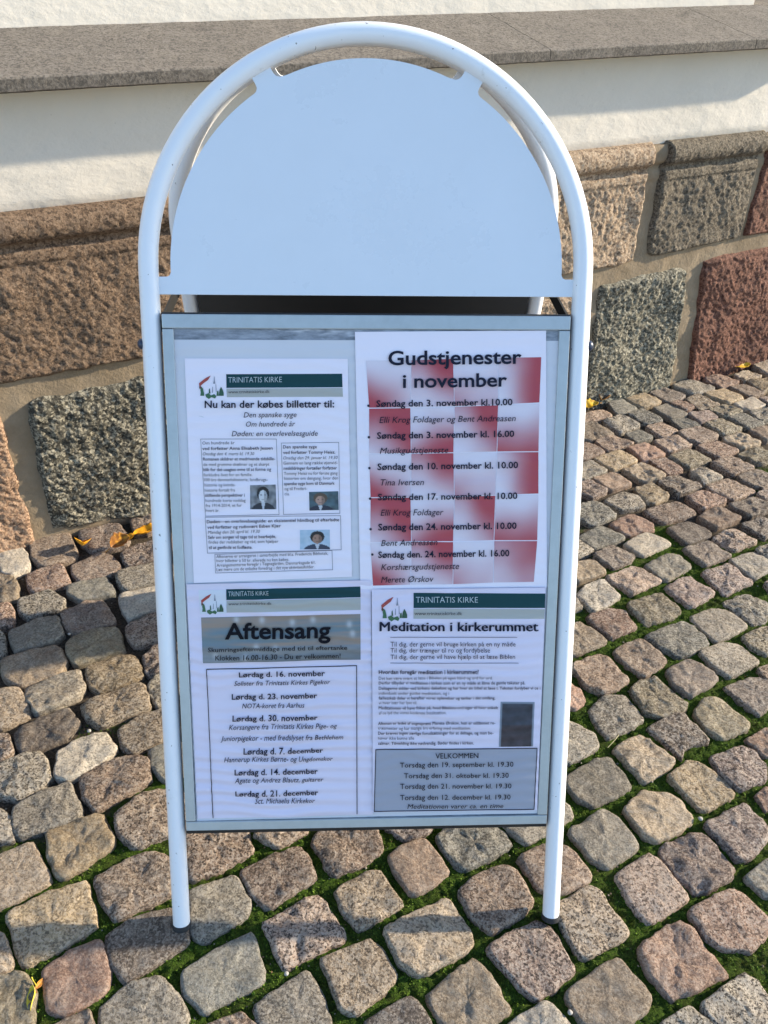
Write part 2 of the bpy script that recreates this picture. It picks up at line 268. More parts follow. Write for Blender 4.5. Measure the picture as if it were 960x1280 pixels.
RINGS = [(1.0, -.034), (1.0, -.0085), (.988, -.0038), (.958, -.0012), (.905, -.0002), (.81, 0.0), (.68, .0002), (.52, .0003), (.35, .0003), (.18, .0003)]
for si, (q, res) in enumerate(stones):
    n = (16, 30, 46)[res]
    sm = chaikin(chaikin(q, 0.10 if len(q) > 5 else 0.08), 0.16)
    P0 = resample(sm, n); c = P0.mean(0); base = len(V); sd_ = si*7.31
    hz = RND.uniform(-0.0012, 0.0022); tx, ty = RND.uniform(-.05, .05), RND.uniform(-.05, .05)
    rough = RND.uniform(0.6, 1.5)
    tone = np.array(RND.choice(TONES)) * RND.uniform(0.72, 1.32); tone = (*(tone*(1.20, 1.165, 1.11)), RND.choice((.5, .65, .8, .95, 1.1)))
    rings = RINGS if res == 2 else RINGS[:8]
    if res == 0: rings = [RINGS[0], RINGS[1], RINGS[3], RINGS[5], RINGS[7]]
    for k, (s_, z) in enumerate(rings):
        for i in range(n):
            d = P0[i]-c; dn = (fbm(P0[i][0]*55, P0[i][1]*55, sd_, 3)*0.055 + .022*noise.noise(Vector((P0[i][0]*190, P0[i][1]*190, sd_))))*rough
            edge = max(0.0, (s_-0.55)/0.45)
            x, y = c + d*s_*(1+dn*edge)
            zz = z + hz + tx*(x-c[0]) + ty*(y-c[1])
            if k > 0:
                zz += rough*(0.0036*noise.noise(Vector((x*28, y*28, sd_))) + 0.0022*fbm(x*95, y*95, sd_, 3))
                if k <= 5: zz -= 0.0075*max(0, noise.noise(Vector((x*40, y*40, sd_+9))) - .18)*rough*(1, 1, 1, .8, .3, .0)[k]
                zz += .0014*abs(noise.noise(Vector((x*60, y*60, sd_+5))))*rough
            V.append((x, y, min(zz, 0.0075))); TC.append(tone)
    nr = len(rings)
    for k in range(nr-1):
        for i in range(n):
            a, b = base+k*n+i, base+k*n+(i+1) % n; F.append((a, b, b+n, a+n))
    V.append((c[0], c[1], rings[-1][1] + hz + rough*0.0050*noise.noise(Vector((c[0]*28, c[1]*28, sd_))))); TC.append(tone)
    F += [(base+(nr-1)*n+i, base+(nr-1)*n+(i+1) % n, len(V)-1) for i in range(n)]
M_SETT = granite('sett_granite', (.35, .3, .25), (.040, .031, .025), (.72, .64, .54), grain=370, rough_bump=0.009, pale=0.85, use_attr=True, dk=.85)
pav = mesh_obj('cobblestone_paving', V, F, M_SETT, uvcol=('tone', TC)); recalc(pav); pav['kind'] = 'structure'
pav.data.polygons.foreach_set('use_smooth', [True]*len(pav.data.polygons))

# bed between the setts: soil near the wall, moss cushions further out
def bed_z(x, y, m):
    cush = 1 - min(1, 1.5*abs(noise.noise(Vector((x*85, y*85, 1.0)))))
    fine = fbm(x*260, y*260, 2.0, 3)
    z = -0.0155 + 0.0030*m + m*0.0062*cush + 0.0018*fine*(0.5+m) + 0.002*noise.noise(Vector((x*18, y*18, 5)))
    return z
DA, A0, A1, D0, D1 = 0.0042, -0.85, 1.95, -0.03, 1.46
na, nd = int((A1-A0)/DA), int((D1-D0)/DA)
V, TC = [], []
for i in range(na+1):
    for k in range(nd+1):
        p = WT*(A0+i*DA) + WN*(D0+k*DA - WD); m = moss_at(p.x, p.y)
        V.append((p.x, p.y, bed_z(p.x, p.y, m))); TC.append((m, 0, 0))
F = [(i*(nd+1)+k, (i+1)*(nd+1)+k, (i+1)*(nd+1)+k+1, i*(nd+1)+k+1) for i in range(na) for k in range(nd)]
M_BED = mat('soil_and_moss', (.05, .04, .03), 0.95, spec=0.15); g = G(M_BED); co = g.coord()
sx = g.n('ShaderNodeSeparateColor'); g.l(g.attr('moss'), sx.inputs[0])
mm = g.math('ADD', sx.outputs[0], g.math('MULTIPLY', g.math('SUBTRACT', g.noise(co, 30, 5, 0.65), 0.5), 1.1))
mask = g.ramp(mm, [(0.44, 0.0), (0.66, 1.0)])
mc = g.mix(g.ramp(g.noise(co, 420, 3, 0.7), [(0.35, 0.0), (0.68, 1.0)]), (.014, .030, .004), (.080, .145, .014))
mc = g.mix(g.ramp(g.noise(co, 25, 3), [(0.45, 0.0), (0.7, 0.55)]), mc, (.05, .05, .012))
so = g.mix(g.ramp(g.noise(co, 300, 4, 0.7), [(0.35, 0.0), (0.7, 1.0)]), (.030, .024, .018), (.15, .12, .088))
g.color(g.mix(mask, so, mc)); g.bump(g.noise(co, 500, 4, 0.8), 0.004, 1.0)
bed = mesh_obj('soil_bed', V, F, M_BED, uvcol=('moss', TC)); bed['kind'] = 'structure'
# plain ground out to the horizon
M_FAR = granite('far_paving', (.30, .26, .21), (.08, .07, .06), (.45, .40, .34), grain=60, rough_bump=0.01)
gr = mesh_obj('ground', [(-600, -600, -.024), (600, -600, -.024), (600, 600, -.024), (-600, 600, -.024)], [(0, 1, 2, 3)], M_FAR); gr['kind'] = 'structure'

# moss fuzz in the joints: thousands of tiny shoots, one mass
grid = {}
for qi, (q, res) in enumerate(stones):
    xs, ys = zip(*q)
    for ix in range(int(min(xs)//.05), int(max(xs)//.05)+1):
        for iy in range(int(min(ys)//.05), int(max(ys)//.05)+1): grid.setdefault((ix, iy), []).append(qi)
shr = []
for q, res in stones:
    c = np.mean(np.array(q), axis=0); shr.append([tuple(c + (np.array(p_)-c)*0.97) for p_ in q])
V, F = [], []; tries = 0
while len(F) < 110000 and tries < 600000:
    tries += 1
    al, dw_ = RND.uniform(-0.8, 1.75), RND.uniform(0.25, 1.45)
    p = WT*al + WN*(dw_-WD); x, y = p.x, p.y
    m = moss_at(x, y) + 1.1*(noise.noise(Vector((x*30, y*30, 7.7)))*0.5)
    if RND.random() > sstep(0.35, 0.75, m): continue
    if any(inside(x, y, shr[qi]) for qi in grid.get((int(x//.05), int(y//.05)), ())): continue
    z = bed_z(x, y, moss_at(x, y)) - 0.0005
    for _ in range(3):
        a = RND.uniform(0, 6.28); h = RND.uniform(.0010, .0030); wd_ = RND.uniform(.0007, .0013); ln = RND.uniform(0, .003)
        ca, sa = math.cos(a), math.sin(a); b = len(V); ox, oy = RND.uniform(-.0015, .0015), RND.uniform(-.0015, .0015)
        V += [(x+ox-sa*wd_, y+oy+ca*wd_, z), (x+ox+sa*wd_, y+oy-ca*wd_, z), (x+ox+ca*ln, y+oy+sa*ln, z+h)]; F.append((b, b+1, b+2))
M_MOSS = mat('moss_shoots', (.07, .13, .012), 0.8, spec=0.2); g = G(M_MOSS); co = g.coord()
c = g.mix(g.ramp(g.noise(co, 380, 2, 0.6), [(0.35, 0.0), (0.65, 1.0)]), (.026, .062, .006), (.140, .225, .020))
g.color(g.mix(g.ramp(g.noise(co, 22, 3), [(0.45, 0.0), (0.75, 0.6)]), c, (.07, .06, .016)))
ms = mesh_obj('moss', V, F, M_MOSS, smooth=False); ms['kind'] = 'stuff'; ms['label'] = 'green moss growing in the joints between the setts'; ms['category'] = 'moss'

# grit and crumbs lying in the joints, one mass
V, F, TC = [], [], []
while len(F) < 2600*8:
    al, dw_ = RND.uniform(-0.8, 1.75), RND.uniform(0.0, 1.42); p = WT*al + WN*(dw_-WD); x, y = p.x, p.y
    if any(inside(x, y, shr[qi]) for qi in grid.get((int(x//.05), int(y//.05)), ())): continue
    z = bed_z(x, y, moss_at(x, y)); r_ = RND.choice((.0006, .0008, .001, .0014, .002)); b = len(V); t = RND.choice(((.16, .12, .08), (.30, .26, .2), (.08, .06, .045), (.22, .13, .06)))
    for d in ((1, 0, 0), (0, 1, 0), (-1, 0, 0), (0, -1, 0), (0, 0, .8), (0, 0, -.5)):
        V.append((x + d[0]*r_*RND.uniform(.6, 1.3), y + d[1]*r_*RND.uniform(.6, 1.3), z + .0003 + d[2]*r_)); TC.append(t)
    F += [(b+i, b+(i+1) % 4, b+4) for i in range(4)] + [(b+(i+1) % 4, b+i, b+5) for i in range(4)]
M_GRIT = mat('grit', (.2, .16, .12), 0.9); g = G(M_GRIT); g.color(g.attr('tone'))
gt = mesh_obj('grit', V, F, M_GRIT, smooth=False, uvcol=('tone', TC)); gt['kind'] = 'stuff'; gt['label'] = 'grit and crumbs in the joints between the setts'; gt['category'] = 'grit'

# ================================================================== CHURCH WALL
wall = empty('church_wall', WP(0.6, 0, 0), 'white plastered church wall on a rough granite plinth with a grey stone sill', 'wall')
M_PLAST = mat('white_limewash', (.63, .58, .505), 0.9, spec=0.2); g = G(M_PLAST); co = g.coord()
c = g.mix(g.ramp(g.noise(co, 5, 5, 0.65), [(0.35, 0.0), (0.8, 0.5)]), (.63, .58, .505), (.54, .495, .425))
vo = g.voro(co, 55); c = g.mix(g.ramp(vo, [(0.04, 0.55), (0.075, 0.0)]), c, (.42, .38, .32)); g.color(c)
mp = g.n('ShaderNodeMapping'); mp.inputs['Scale'].default_value = (1.0, 1.0, 1.9); mp.inputs['Rotation'].default_value = (0.4, 0.5, 0.3); g.l(co, mp.inputs[0])
g.bump(g.noise(mp.outputs[0], 11, 6, 0.6), 0.008, 0.55); g.bump(g.noise(co, 130, 3, 0.6), 0.0006, 0.35)
def sheet(name, a0, a1, na_, z0, z1, nz, fo, m, parent, back=-0.03):
    """front surface sampled from fo(al, z) with side skirts going back"""
    vs, fs = [], []
    for i in range(na_+1):
        for k in range(nz+1):
            a, z = a0+(a1-a0)*i/na_, z0+(z1-z0)*k/nz; vs.append(WP(a, fo(a, z), z))
    for i in range(na_):
        for k in range(nz):
            q = i*(nz+1)+k; fs.append((q, q+nz+1, q+nz+2, q+1))
    rim = [k for k in range(nz+1)] + [i*(nz+1)+nz for i in range(1, na_+1)] + [na_*(nz+1)+k for k in range(nz-1, -1, -1)] + [i*(nz+1) for i in range(na_-1, 0, -1)]
    b = len(vs)
    for r_ in rim:
        p = Vector(vs[r_]); off = p.dot(WN) + WD; vs.append(p + WN*(back-off))
    for i in range(len(rim)):
        j_ = (i+1) % len(rim); fs.append((rim[i], rim[j_], b+j_, b+i))
    fs.append(tuple(range(b, b+len(rim))))
    o = mesh_obj(name, vs, fs, m, parent); recalc(o); shade_auto(o, 1.0); return o
pl_off = lambda a, z: 0.0 + 0.0018*fbm(a*5, z*7, 0.5, 3) - (0.006*sstep(.662, .648, z))
sheet('plaster_band', -3.2, 3.9, 700, .646, .8355, 24, pl_off, M_PLAST, wall, back=-0.19)
up_off = lambda a, z: -0.15 + 0.0016*fbm(a*5, z*7, 8.5, 3)
SILL_END = 1.715
sheet('upper_wall', -3.2, 1.545, 240, .875, 2.7, 60, up_off, M_PLAST, wall, back=-0.6)
M_SHADE = mat('recess_shade_grey', (.74, .75, .76), 0.7)  # shade on the white wall, put into the recess colour as cool grey
box('recess_panel', WP, (1.540, 1.95), (-.56, -.29), (.872, 2.69), M_SHADE, wall)
sheet('upper_wall', 1.95, 3.9, 90, .875, 2.7, 40, up_off, M_PLAST, wall, back=-0.6)
# stone sill: sloping slabs
M_SILL = granite('sill_granite', (.30, .265, .225), (.05, .045, .04), (.34, .30, .26), grain=300, rough_bump=0.0016, pale=0.4, use_attr=True)
def sill_slab(a0, a1):
    vs, fs, tn = [], [], []; n = max(2, int((a1-a0)/.012)); prof = []
    prof += [(-.30, .8365), (.073, .8365), (.0778, .839), (.078, .847), (.0775, .8548), (.0745, .8573)]
    prof += [(.0745 - (.0745+.16)*t, .8573 + (.8965-.8573)*t) for t in np.linspace(0.06, 1, 18)] + [(-.30, .8965)]
    for i in range(n+1):
        a = a0+(a1-a0)*i/n
        for o_, z in prof:
            dz = 0.0007*fbm(a*30, o_*30, z*30, 3)
            vs.append(WP(a, o_+dz, z+dz))
            st = 0.0
            for (ca, co_, ra, ro, ang, s_) in STAIN:
                da, do = a-ca, o_-co_; x_ = da*math.cos(ang)+do*math.sin(ang); y_ = -da*math.sin(ang)+do*math.cos(ang)
                st = max(st, s_*sstep(1.25, 0.4, math.hypot(x_/ra, y_/ro) + 0.35*fbm(a*60, o_*60, 2, 2)))
            low = 0.42 if z < .8555 and o_ > .05 else 0.0                     # front lip darker than the slope
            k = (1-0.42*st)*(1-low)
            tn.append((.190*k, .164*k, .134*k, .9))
    m_ = len(prof)
    for i in range(n):
        for k in range(m_):
            a_, b_ = i*m_+k, i*m_+(k+1) % m_; fs.append((a_, b_, b_+m_, a_+m_))
    fs += [tuple(range(m_)), tuple(range(n*m_+m_-1, n*m_-1, -1))]
    o = mesh_obj('sill_slab', vs, fs, M_SILL, wall, uvcol=('tone', tn)); recalc(o); shade_auto(o, 0.5); return o
STAIN = [(.21, -.115, .035, .018, 0.3, .8), (1.29, -.10, .055, .010, -.55, .8), (.735, -.10, .03, .006, -.9, .35)]
for a0, a1 in ((-3.2, -2.05), (-2.0488, -.62), (-.6188, .808), (.8094, 1.331), (1.3326, SILL_END)): sill_slab(a0, a1)
# granite plinth
def prof_up(z):                                 # carved roll, groove and fillet at the head of the plinth
    r = 0.0
    if z > .603: t = (z-.603)/(.650-.603); r = .0015 + .0195*math.sqrt(max(0, 1-(2*t-1)**2))
    elif z > .586: r = .0015 - .004*math.sin((z-.586)/.017*math.pi)
    elif z > .565: r = .004*sstep(.565, .571, z)
    return r
def block(pts, m, label, amp=1.0, course='low', seed=0, res=.0032):
    """a hewn block from its four corners (along, z): bottom-left, bottom-right, top-right, top-left"""
    (a, b, c_, d) = [Vector((p[0], 0, p[1])) for p in pts]
    na_ = int((b-a).length/res); nz = int((d-a).length/res); vs, fs = [], []
    top = course == 'top'
    for i in range(na_+1):
        for k in range(nz+1):
            s_, t = i/na_, k/nz; p = (a*(1-s_)+b*s_)*(1-t) + (d*(1-s_)+c_*s_)*t
            al_, z = p.x, p.z
            e1 = min(s_, 1-s_)*(b-a).length; e2 = t*(d-a).length; e3 = 1 if top else (1-t)*(d-a).length
            e = min(e1, e2, e3)
            wob = 0.006*fbm(al_*22, z*22, seed+3, 3)*sstep(.05, 0, e)
            corner = max(0, .028-e1)*max(0, .028-min(e2, e3))*14
            ex = (1 if s_ < .5 else -1)*(corner*.5 + wob*sstep(.02, 0, e1)); ez = (1 if t < .5 else -1)*(corner*.5 + wob*sstep(.02, 0, min(e2, e3)))
            sel = sstep(.0, .013, e)
            off = -.014 + .0185*math.sqrt(sel)
            if top: off += prof_up(z)*sel
            rg = amp*(.010*fbm(al_*6, z*6, seed, 2) + .0036*fbm(al_*26, z*32, seed+1, 3) + 0.0026*noise.noise(Vector(((al_*.75+z*.66)*140, (z*.75-al_*.66)*62, seed+2))) + .0026*noise.noise(Vector(((al_*.75+z*.66)*230, (z*.75-al_*.66)*120, seed+2))))
            if top and z > .56: rg *= .5
            vs.append(WP(al_+ex, off+rg*sel, z+(0 if top and t > .5 else ez)))
    for i in range(na_):
        for k in range(nz):
            q = i*(nz+1)+k; fs.append((q, q+nz+1, q+nz+2, q+1))
    rim = [k for k in range(nz+1)] + [i*(nz+1)+nz for i in range(1, na_+1)] + [na_*(nz+1)+k for k in range(nz-1, -1, -1)] + [i*(nz+1) for i in range(na_-1, 0, -1)]
    b0 = len(vs)
    for r_ in rim:
        p = Vector(vs[r_]); vs.append(p + WN*(-.06 - (p.dot(WN)+WD)))
    for i in range(len(rim)): j_ = (i+1) % len(rim); fs.append((rim[i], rim[j_], b0+j_, b0+i))
    o = mesh_obj('plinth_stone', vs, fs, m, wall); recalc(o); o['label'] = label; return o
G_BROWN = granite('brown_granite', (.235, .153, .098), (.045, .030, .021), (.36, .265, .185), grain=260, rough_bump=.008, pale=.5)
G_DARK = granite('dark_speckled_granite', (.120, .110, .085), (.016, .016, .014), (.50, .455, .35), grain=230, rough_bump=.008, pale=.85)
G_PINK = granite('pink_granite', (.43, .27, .175), (.09, .055, .035), (.60, .44, .31), grain=260, rough_bump=.008, pale=.5)
G_BEIGE = granite('beige_granite', (.44, .315, .21), (.12, .082, .055), (.60, .49, .37), grain=230, rough_bump=.008, pale=.5)
G_DBROWN = granite('dark_brown_granite', (.185, .150, .108), (.032, .026, .021), (.33, .28, .21), grain=280, rough_bump=.008, pale=.5)
G_RED = granite('red_granite', (.205, .088, .058), (.040, .019, .014), (.31, .165, .118), grain=260, rough_bump=.008, pale=.5)
G_GREEN = granite('grey_green_granite', (.165, .152, .112), (.024, .023, .020), (.48, .44, .34), grain=230, rough_bump=.008, pale=.8)
up = [(-1.3, -.50, G_BEIGE, 'beige granite block far left in the upper course', .8), (-.475, .10, G_BROWN, 'large rough brown granite block in the upper course', .7), (.125, .46, G_DBROWN, 'dark brown block hidden behind the sign', .8),
      (.485, .80, G_PINK, 'pink block hidden behind the sign', .8), (.825, 1.185, G_BEIGE, 'pinkish beige granite block beside the sign', .9), (1.212, 1.528, G_DBROWN, 'dark brown granite block in the upper course', .75),
      (1.548, 1.93, G_RED, 'dark reddish granite block at the right edge', .8), (1.955, 2.4, G_BEIGE, 'beige block beyond the right edge', .8)]
for i, (a0, a1, m, lb, am) in enumerate(up):
    sl = {1: (0, 0), 4: (0, .012), 5: (.012, .012), 6: (-.006, 0)}.get(i, (0, 0))
    zb = {1: (.352, .354), 4: (.368, .374), 5: (.380, .389), 6: (.390, .388)}.get(i, (.365, .368))
    block([(a0+sl[0], zb[0]), (a1+sl[1], zb[1]), (a1-.006, .652), (a0-.002, .652)], m, lb, am, 'top', i*11.3)
low = [([(-1.1, -.03), (-.70, -.03), (-.68, .31), (-1.1, .31)], G_DARK, 'dark block beyond the left edge', .8),
       ([(-.66, -.03), (-.272, -.03), (-.266, .305), (-.64, .31)], G_PINK, 'pink granite block low at the left edge', 1.1),
       ([(-.243, .012), (.14, -.03), (.15, .322), (-.226, .316)], G_DARK, 'dark grey speckled granite block left of the sign', 1.1),
       ([(.185, -.03), (.62, -.03), (.61, .325), (.19, .32)], G_BROWN, 'brown block hidden behind the sign', .9),
       ([(.65, -.03), (1.06, -.03), (1.05, .325), (.64, .32)], G_BEIGE, 'beige block hidden behind the sign', .8),
       ([(1.105, -.03), (1.428, -.03), (1.377, .344), (1.098, .338)], G_GREEN, 'grey green granite block right of the sign', 1.0),
       ([(1.485, -.03), (1.90, -.03), (1.88, .362), (1.422, .355)], G_RED, 'dark red granite block at the right edge', 1.0),
       ([(1.94, -.03), (2.4, -.03), (2.39, .36), (1.93, .36)], G_DBROWN, 'brown block beyond the right edge', .8)]
for i, (pts, m, lb, am) in enumerate(low): block(pts, m, lb, am, 'low', 100+i*9.7)
for i, a in enumerate((-3.2, -2.78, -2.30, -1.78, 2.43, 2.83, 3.36)):       # the plinth goes on to both sides
    b = (-2.80, -2.32, -1.81, -1.325, 2.80, 3.33, 3.9)[i]; mm_ = (G_PINK, G_DBROWN, G_BROWN, G_RED, G_BROWN, G_DBROWN, G_PINK)[i]
    block([(a, .365), (b, .368), (b-.004, .652), (a+.002, .652)], mm_, 'granite block further along the upper course', .8, 'top', 300+i*8.1, .008)
    mm_ = (G_BEIGE, G_DARK, G_PINK, G_GREEN, G_RED, G_DARK, G_BEIGE)[i]; o_ = .05 if i < 3 else 0.0
    block([(a+o_, -.03), (b+o_-.05, -.03), (b+o_-.06, .325), (a+o_, .32)], mm_, 'granite block further along the lower course', .9, 'low', 400+i*8.1, .008)
block([(-1.30, -.03), (-1.13, -.03), (-1.135, .31), (-1.31, .315)], G_BROWN, 'narrow granite block further along the lower course', .9, 'low', 500, .008)
M_MORT = mat('lime_mortar', (.26, .205, .14), 0.95, spec=0.15); g = G(M_MORT); co = g.coord()
c = g.mix(g.ramp(g.noise(co, 12, 5, 0.65), [(0.3, 0.0), (0.75, 1.0)]), (.205, .155, .10), (.315, .25, .175)); g.color(c)
g.bump(g.noise(co, 120, 5, 0.7), .003, .8)
mo_off = lambda a, z: -.0062 + .0022*fbm(a*20, z*20, 4.4, 3) + .75*prof_up(z)
sheet('mortar', -3.2, 3.9, 900, -.05, .6455, 160, mo_off, M_MORT, wall, back=-.055)
box('wall_core', WP, (-3.2, 3.9), (-.6, -.058), (-.05, .8335), M_MORT, wall)
# ================================================================== PAVEMENT SIGN
sign = empty('pavement_sign', (0, 0.3, 0), 'white tubular A-board with blank arched header and four notices, standing on setts', 'sign')
M_TUBE = mat('white_powder_coat', (.80, .81, .83), 0.28, spec=0.5); g = G(M_TUBE); co = g.coord()
c = g.mix(g.ramp(g.noise(co, 60, 6, 0.75), [(0.62, 0.0), (0.76, 0.5)]), (.80, .81, .83), (.50, .49, .46)); g.color(g.mix(g.ramp(g.noise(co, 170, 2, 0.5), [(0.735, 0.0), (0.75, 0.85)]), c, (.16, .14, .12)))
M_BOARD = mat('white_sheet_metal', (.715, .745, .785), 0.30, spec=0.5, coat=.35); g = G(M_BOARD); co = g.coord()
g.color(g.mix(g.ramp(g.noise(co, 9, 6, 0.7), [(0.35, 0.0), (0.85, 0.35)]), (.715, .745, .785), (.63, .65, .67)))
g.l(g.ramp(g.noise(co, 12, 6, 0.7), [(0.3, .22), (0.75, .42)]), g.b.inputs['Roughness'])
M_ALU = mat('silver_anodised_aluminium', (.46, .50, .51), 0.42, metal=0.35); g = G(M_ALU); co = g.coord()
g.color(g.mix(g.ramp(g.noise(co, 40, 5, 0.7), [(0.4, 0.0), (0.8, 0.5)]), (.46, .50, .51), (.34, .37, .37)))
M_BLACK = mat('black_plastic', (.014, .014, .015), 0.5)
M_RUB = mat('black_rubber', (.018, .018, .020), 0.75)
M_BOLT = mat('dark_blue_cap', (.018, .03, .06), 0.35)
TR = 0.0108
def arch(P, top_v, bottom, spring):
    pts = [P(-HALF, v) for v in np.linspace(bottom, spring, 12)[:-1]]
    pts += [P(-HALF*math.cos(a), spring + HALF*math.sin(a)) for a in np.linspace(0, math.pi, 61)]
    pts += [P(HALF, v) for v in np.linspace(spring, bottom, 12)[1:]]
    return pts
ff = tube('front_frame', arch(SP, 0, .005, SPRING), TR, M_TUBE, sign, 24)
rear_spring = RTOP - HALF
rf = tube('rear_frame', arch(RP, 0, .005, rear_spring), TR, M_TUBE, sign, 24)
for P, fr, dn in ((SP, ff, SV), (RP, rf, RV)):
    for sx_ in (-1, 1):
        prof = [(.0, .0008), (.0116, .0008), (.0122, -.002), (.0118, -.006), (.009, -.0085), (0, -.0085)]
        vs, fs = [], []; k_ = 20
        for i in range(k_):
            a = 2*math.pi*i/k_
            for r_, h in prof:
                vs.append(P(sx_*HALF + r_*math.cos(a), .006+h, r_*math.sin(a)))
        for i in range(k_):
            for j_ in range(len(prof)-1):
                a_, b_ = i*len(prof)+j_, ((i+1) % k_)*len(prof)+j_; fs.append((a_, b_, b_+1, a_+1))
        o = mesh_obj('rubber_foot', vs, fs, M_RUB, None); recalc(o); shade_auto(o)
        o.parent = fr; o.matrix_parent_inverse = Matrix.Identity(4)
# arched header board, cut to an outline with tabs that reach the tube
def header(P, spring, name):
    R0, R1 = .2158, .2335; o = []
    def rr(a0, a1, r0, r1, n=6):                # rounded step between two radii
        return [(r0 + (r1-r0)*t, a0 + (a1-a0)*(1-math.cos(t*math.pi/2))) for t in np.linspace(0, 1, n)]
    half = [('xy', 0, -.0265), ('xy', .2305, -.0265), ('xy', .2305, -.0075), ('xy', .2200, -.0075), ('xy', .2172, -.0062), ('xy', .2158, -.003)]
    pol = [(R0, a) for a in np.linspace(1.0, 56.3, 34)]
    pol += [(R0+.0008, 57.0), (R0+.003, 57.6), (.222, 57.8), (R1, 57.9), (R1, 63.4), (.2235, 63.5), (.2200, 63.8), (.2172, 64.6), (R0+.0004, 66.0)]
    pol += [(R0, a) for a in np.linspace(67.0, 90, 14)]
    right = [(x, y) for _, x, y in half[1:]] + [(r_*math.cos(rad(a)), r_*math.sin(rad(a))) for r_, a in pol]
    left = [(-x, y) for x, y in right[:-1]][::-1]
    out = [(x, spring+y) for x, y in right + left]
    return prism(name, out, P, -.0012, .0012, M_BOARD, sign, 0.0004)
header(SP, SPRING, 'header_board')
header(RP, rear_spring, 'rear_header_board')
# poster frame between the front legs
FW, F0, F1 = .22717, .1433, .7699
body = box('poster_frame', SP, (-FW, FW), (F0-.0065, F1+.0015), (-.014, .0065), M_BLACK, sign, .001)
RW = .0132
def rail(pts):
    o = prism('rail', pts, SP, .0066, .0105, M_ALU, None, .0009)
    o.parent = body; o.matrix_parent_inverse = Matrix.Identity(4); return o
e = .0006
rail([(-FW+.001, F1-e), (FW-.001, F1-e), (FW-.001, F1-.0158), (-FW+.001, F1-.0158)])
rail([(-FW+.001, F0+.0122), (FW-.001, F0+.0122), (FW-.001, F0), (-FW+.001, F0)])
for s_ in (-1, 1):
    rail([(s_*(FW-.001), F0+.0128), (s_*(FW-.001), F1-.0164), (s_*(FW-RW), F1-.0164), (s_*(FW-RW), F0+.0128)])
M_WEATH = mat('weathered_grey_backboard', (.20, .22, .25), 0.6); g = G(M_WEATH); co = g.coord()
mp = g.n('ShaderNodeMapping'); mp.inputs['Scale'].default_value = (1, 4, 4); g.l(co, mp.inputs[0])
c = g.mix(g.ramp(g.noise(mp.outputs[0], 30, 6, 0.7), [(0.35, 0.0), (0.7, 1.0)]), (.13, .15, .18), (.40, .43, .49))
g.color(g.mix(g.ramp(g.noise(mp.outputs[0], 14, 3), [(0.62, 0.0), (0.68, 0.8)]), c, (.62, .63, .68)))
bk = box('backboard', SP, (-.2155, .2155), (F0+.010, F1-.014), (.0066, .0072), M_WEATH, None); bk.parent = body; bk.matrix_parent_inverse = Matrix.Identity(4)
# rear frame's own panel, black inside, hinge stays and bolts
box('rear_panel', RP, (-.2275, .2275), (RTOP-.925, RTOP-.262), (-.010, .006), M_BLACK, sign, .001)
for s_ in (-1, 1):
    a = SP(s_*.2300, .757, -.006); b = RP(s_*.2265, RTOP-.268, -.004)
    d = (b-a); n_ = Vector((1, 0, 0)); up_ = d.cross(n_).normalized()*.0075
    vs = [a-up_-n_*.0012, a+up_-n_*.0012, b+up_-n_*.0012, b-up_-n_*.0012, a-up_+n_*.0012, a+up_+n_*.0012, b+up_+n_*.0012, b-up_+n_*.0012]
    o = mesh_obj('hinge_stay', vs, [(0, 1, 2, 3), (7, 6, 5, 4), (0, 4, 5, 1), (1, 5, 6, 2), (2, 6, 7, 3), (3, 7, 4, 0)], M_BLACK, sign, smooth=False); recalc(o)
    vs, fs = [], []; prof = [(0, .0052), (.0030, .0046), (.0055, .0026), (.0064, .0), (.0064, -.002)]; k_ = 16
    for i in range(k_):
        t = 2*math.pi*i/k_
        for r_, h in prof: vs.append(SP(s_*(HALF+TR+.0002+h), .737 + r_*math.sin(t), r_*math.cos(t)))
    for i in range(k_):
        for j_ in range(len(prof)-1):
            a_, b_ = i*len(prof)+j_, ((i+1) % k_)*len(prof)+j_; fs.append((a_, b_, b_+1, a_+1))
    o = mesh_obj('bolt', vs, fs, M_BOLT, sign); recalc(o)

# ================================================================== PRINTED NOTICES
def paper_mat(name, rgb, rough=0.55):
    m = mat(name, rgb, rough, spec=0.35); g = G(m); co = g.coord()
    g.color(g.mix(g.ramp(g.noise(co, 7, 4), [(0.35, 0.0), (0.8, 0.5)]), rgb, tuple(x*.90 for x in rgb))); return m
M_PAPER = paper_mat('white_paper', (.85, .79, .865)); M_DAMP = paper_mat('damp_paper', (.72, .66, .775), .4); M_BACKING = paper_mat('greyed_paper', (.64, .64, .68), .6)
M_PRINT = mat('colour_print', (.5, .5, .5), 0.5, spec=0.4); g = G(M_PRINT); g.color(g.attr('ink'))
INK = {}
def ink(rgb):
    if rgb not in INK: INK[rgb] = mat('ink', rgb, 0.75, spec=0.12)
    return INK[rgb]
BLACKI, NAVY, GREEN, BEIGE, PALE, GREYI = (.008, .008, .012), (.016, .019, .036), (.016, .058, .066), (.42, .42, .39), (.45, .52, .54), (.04, .043, .052)
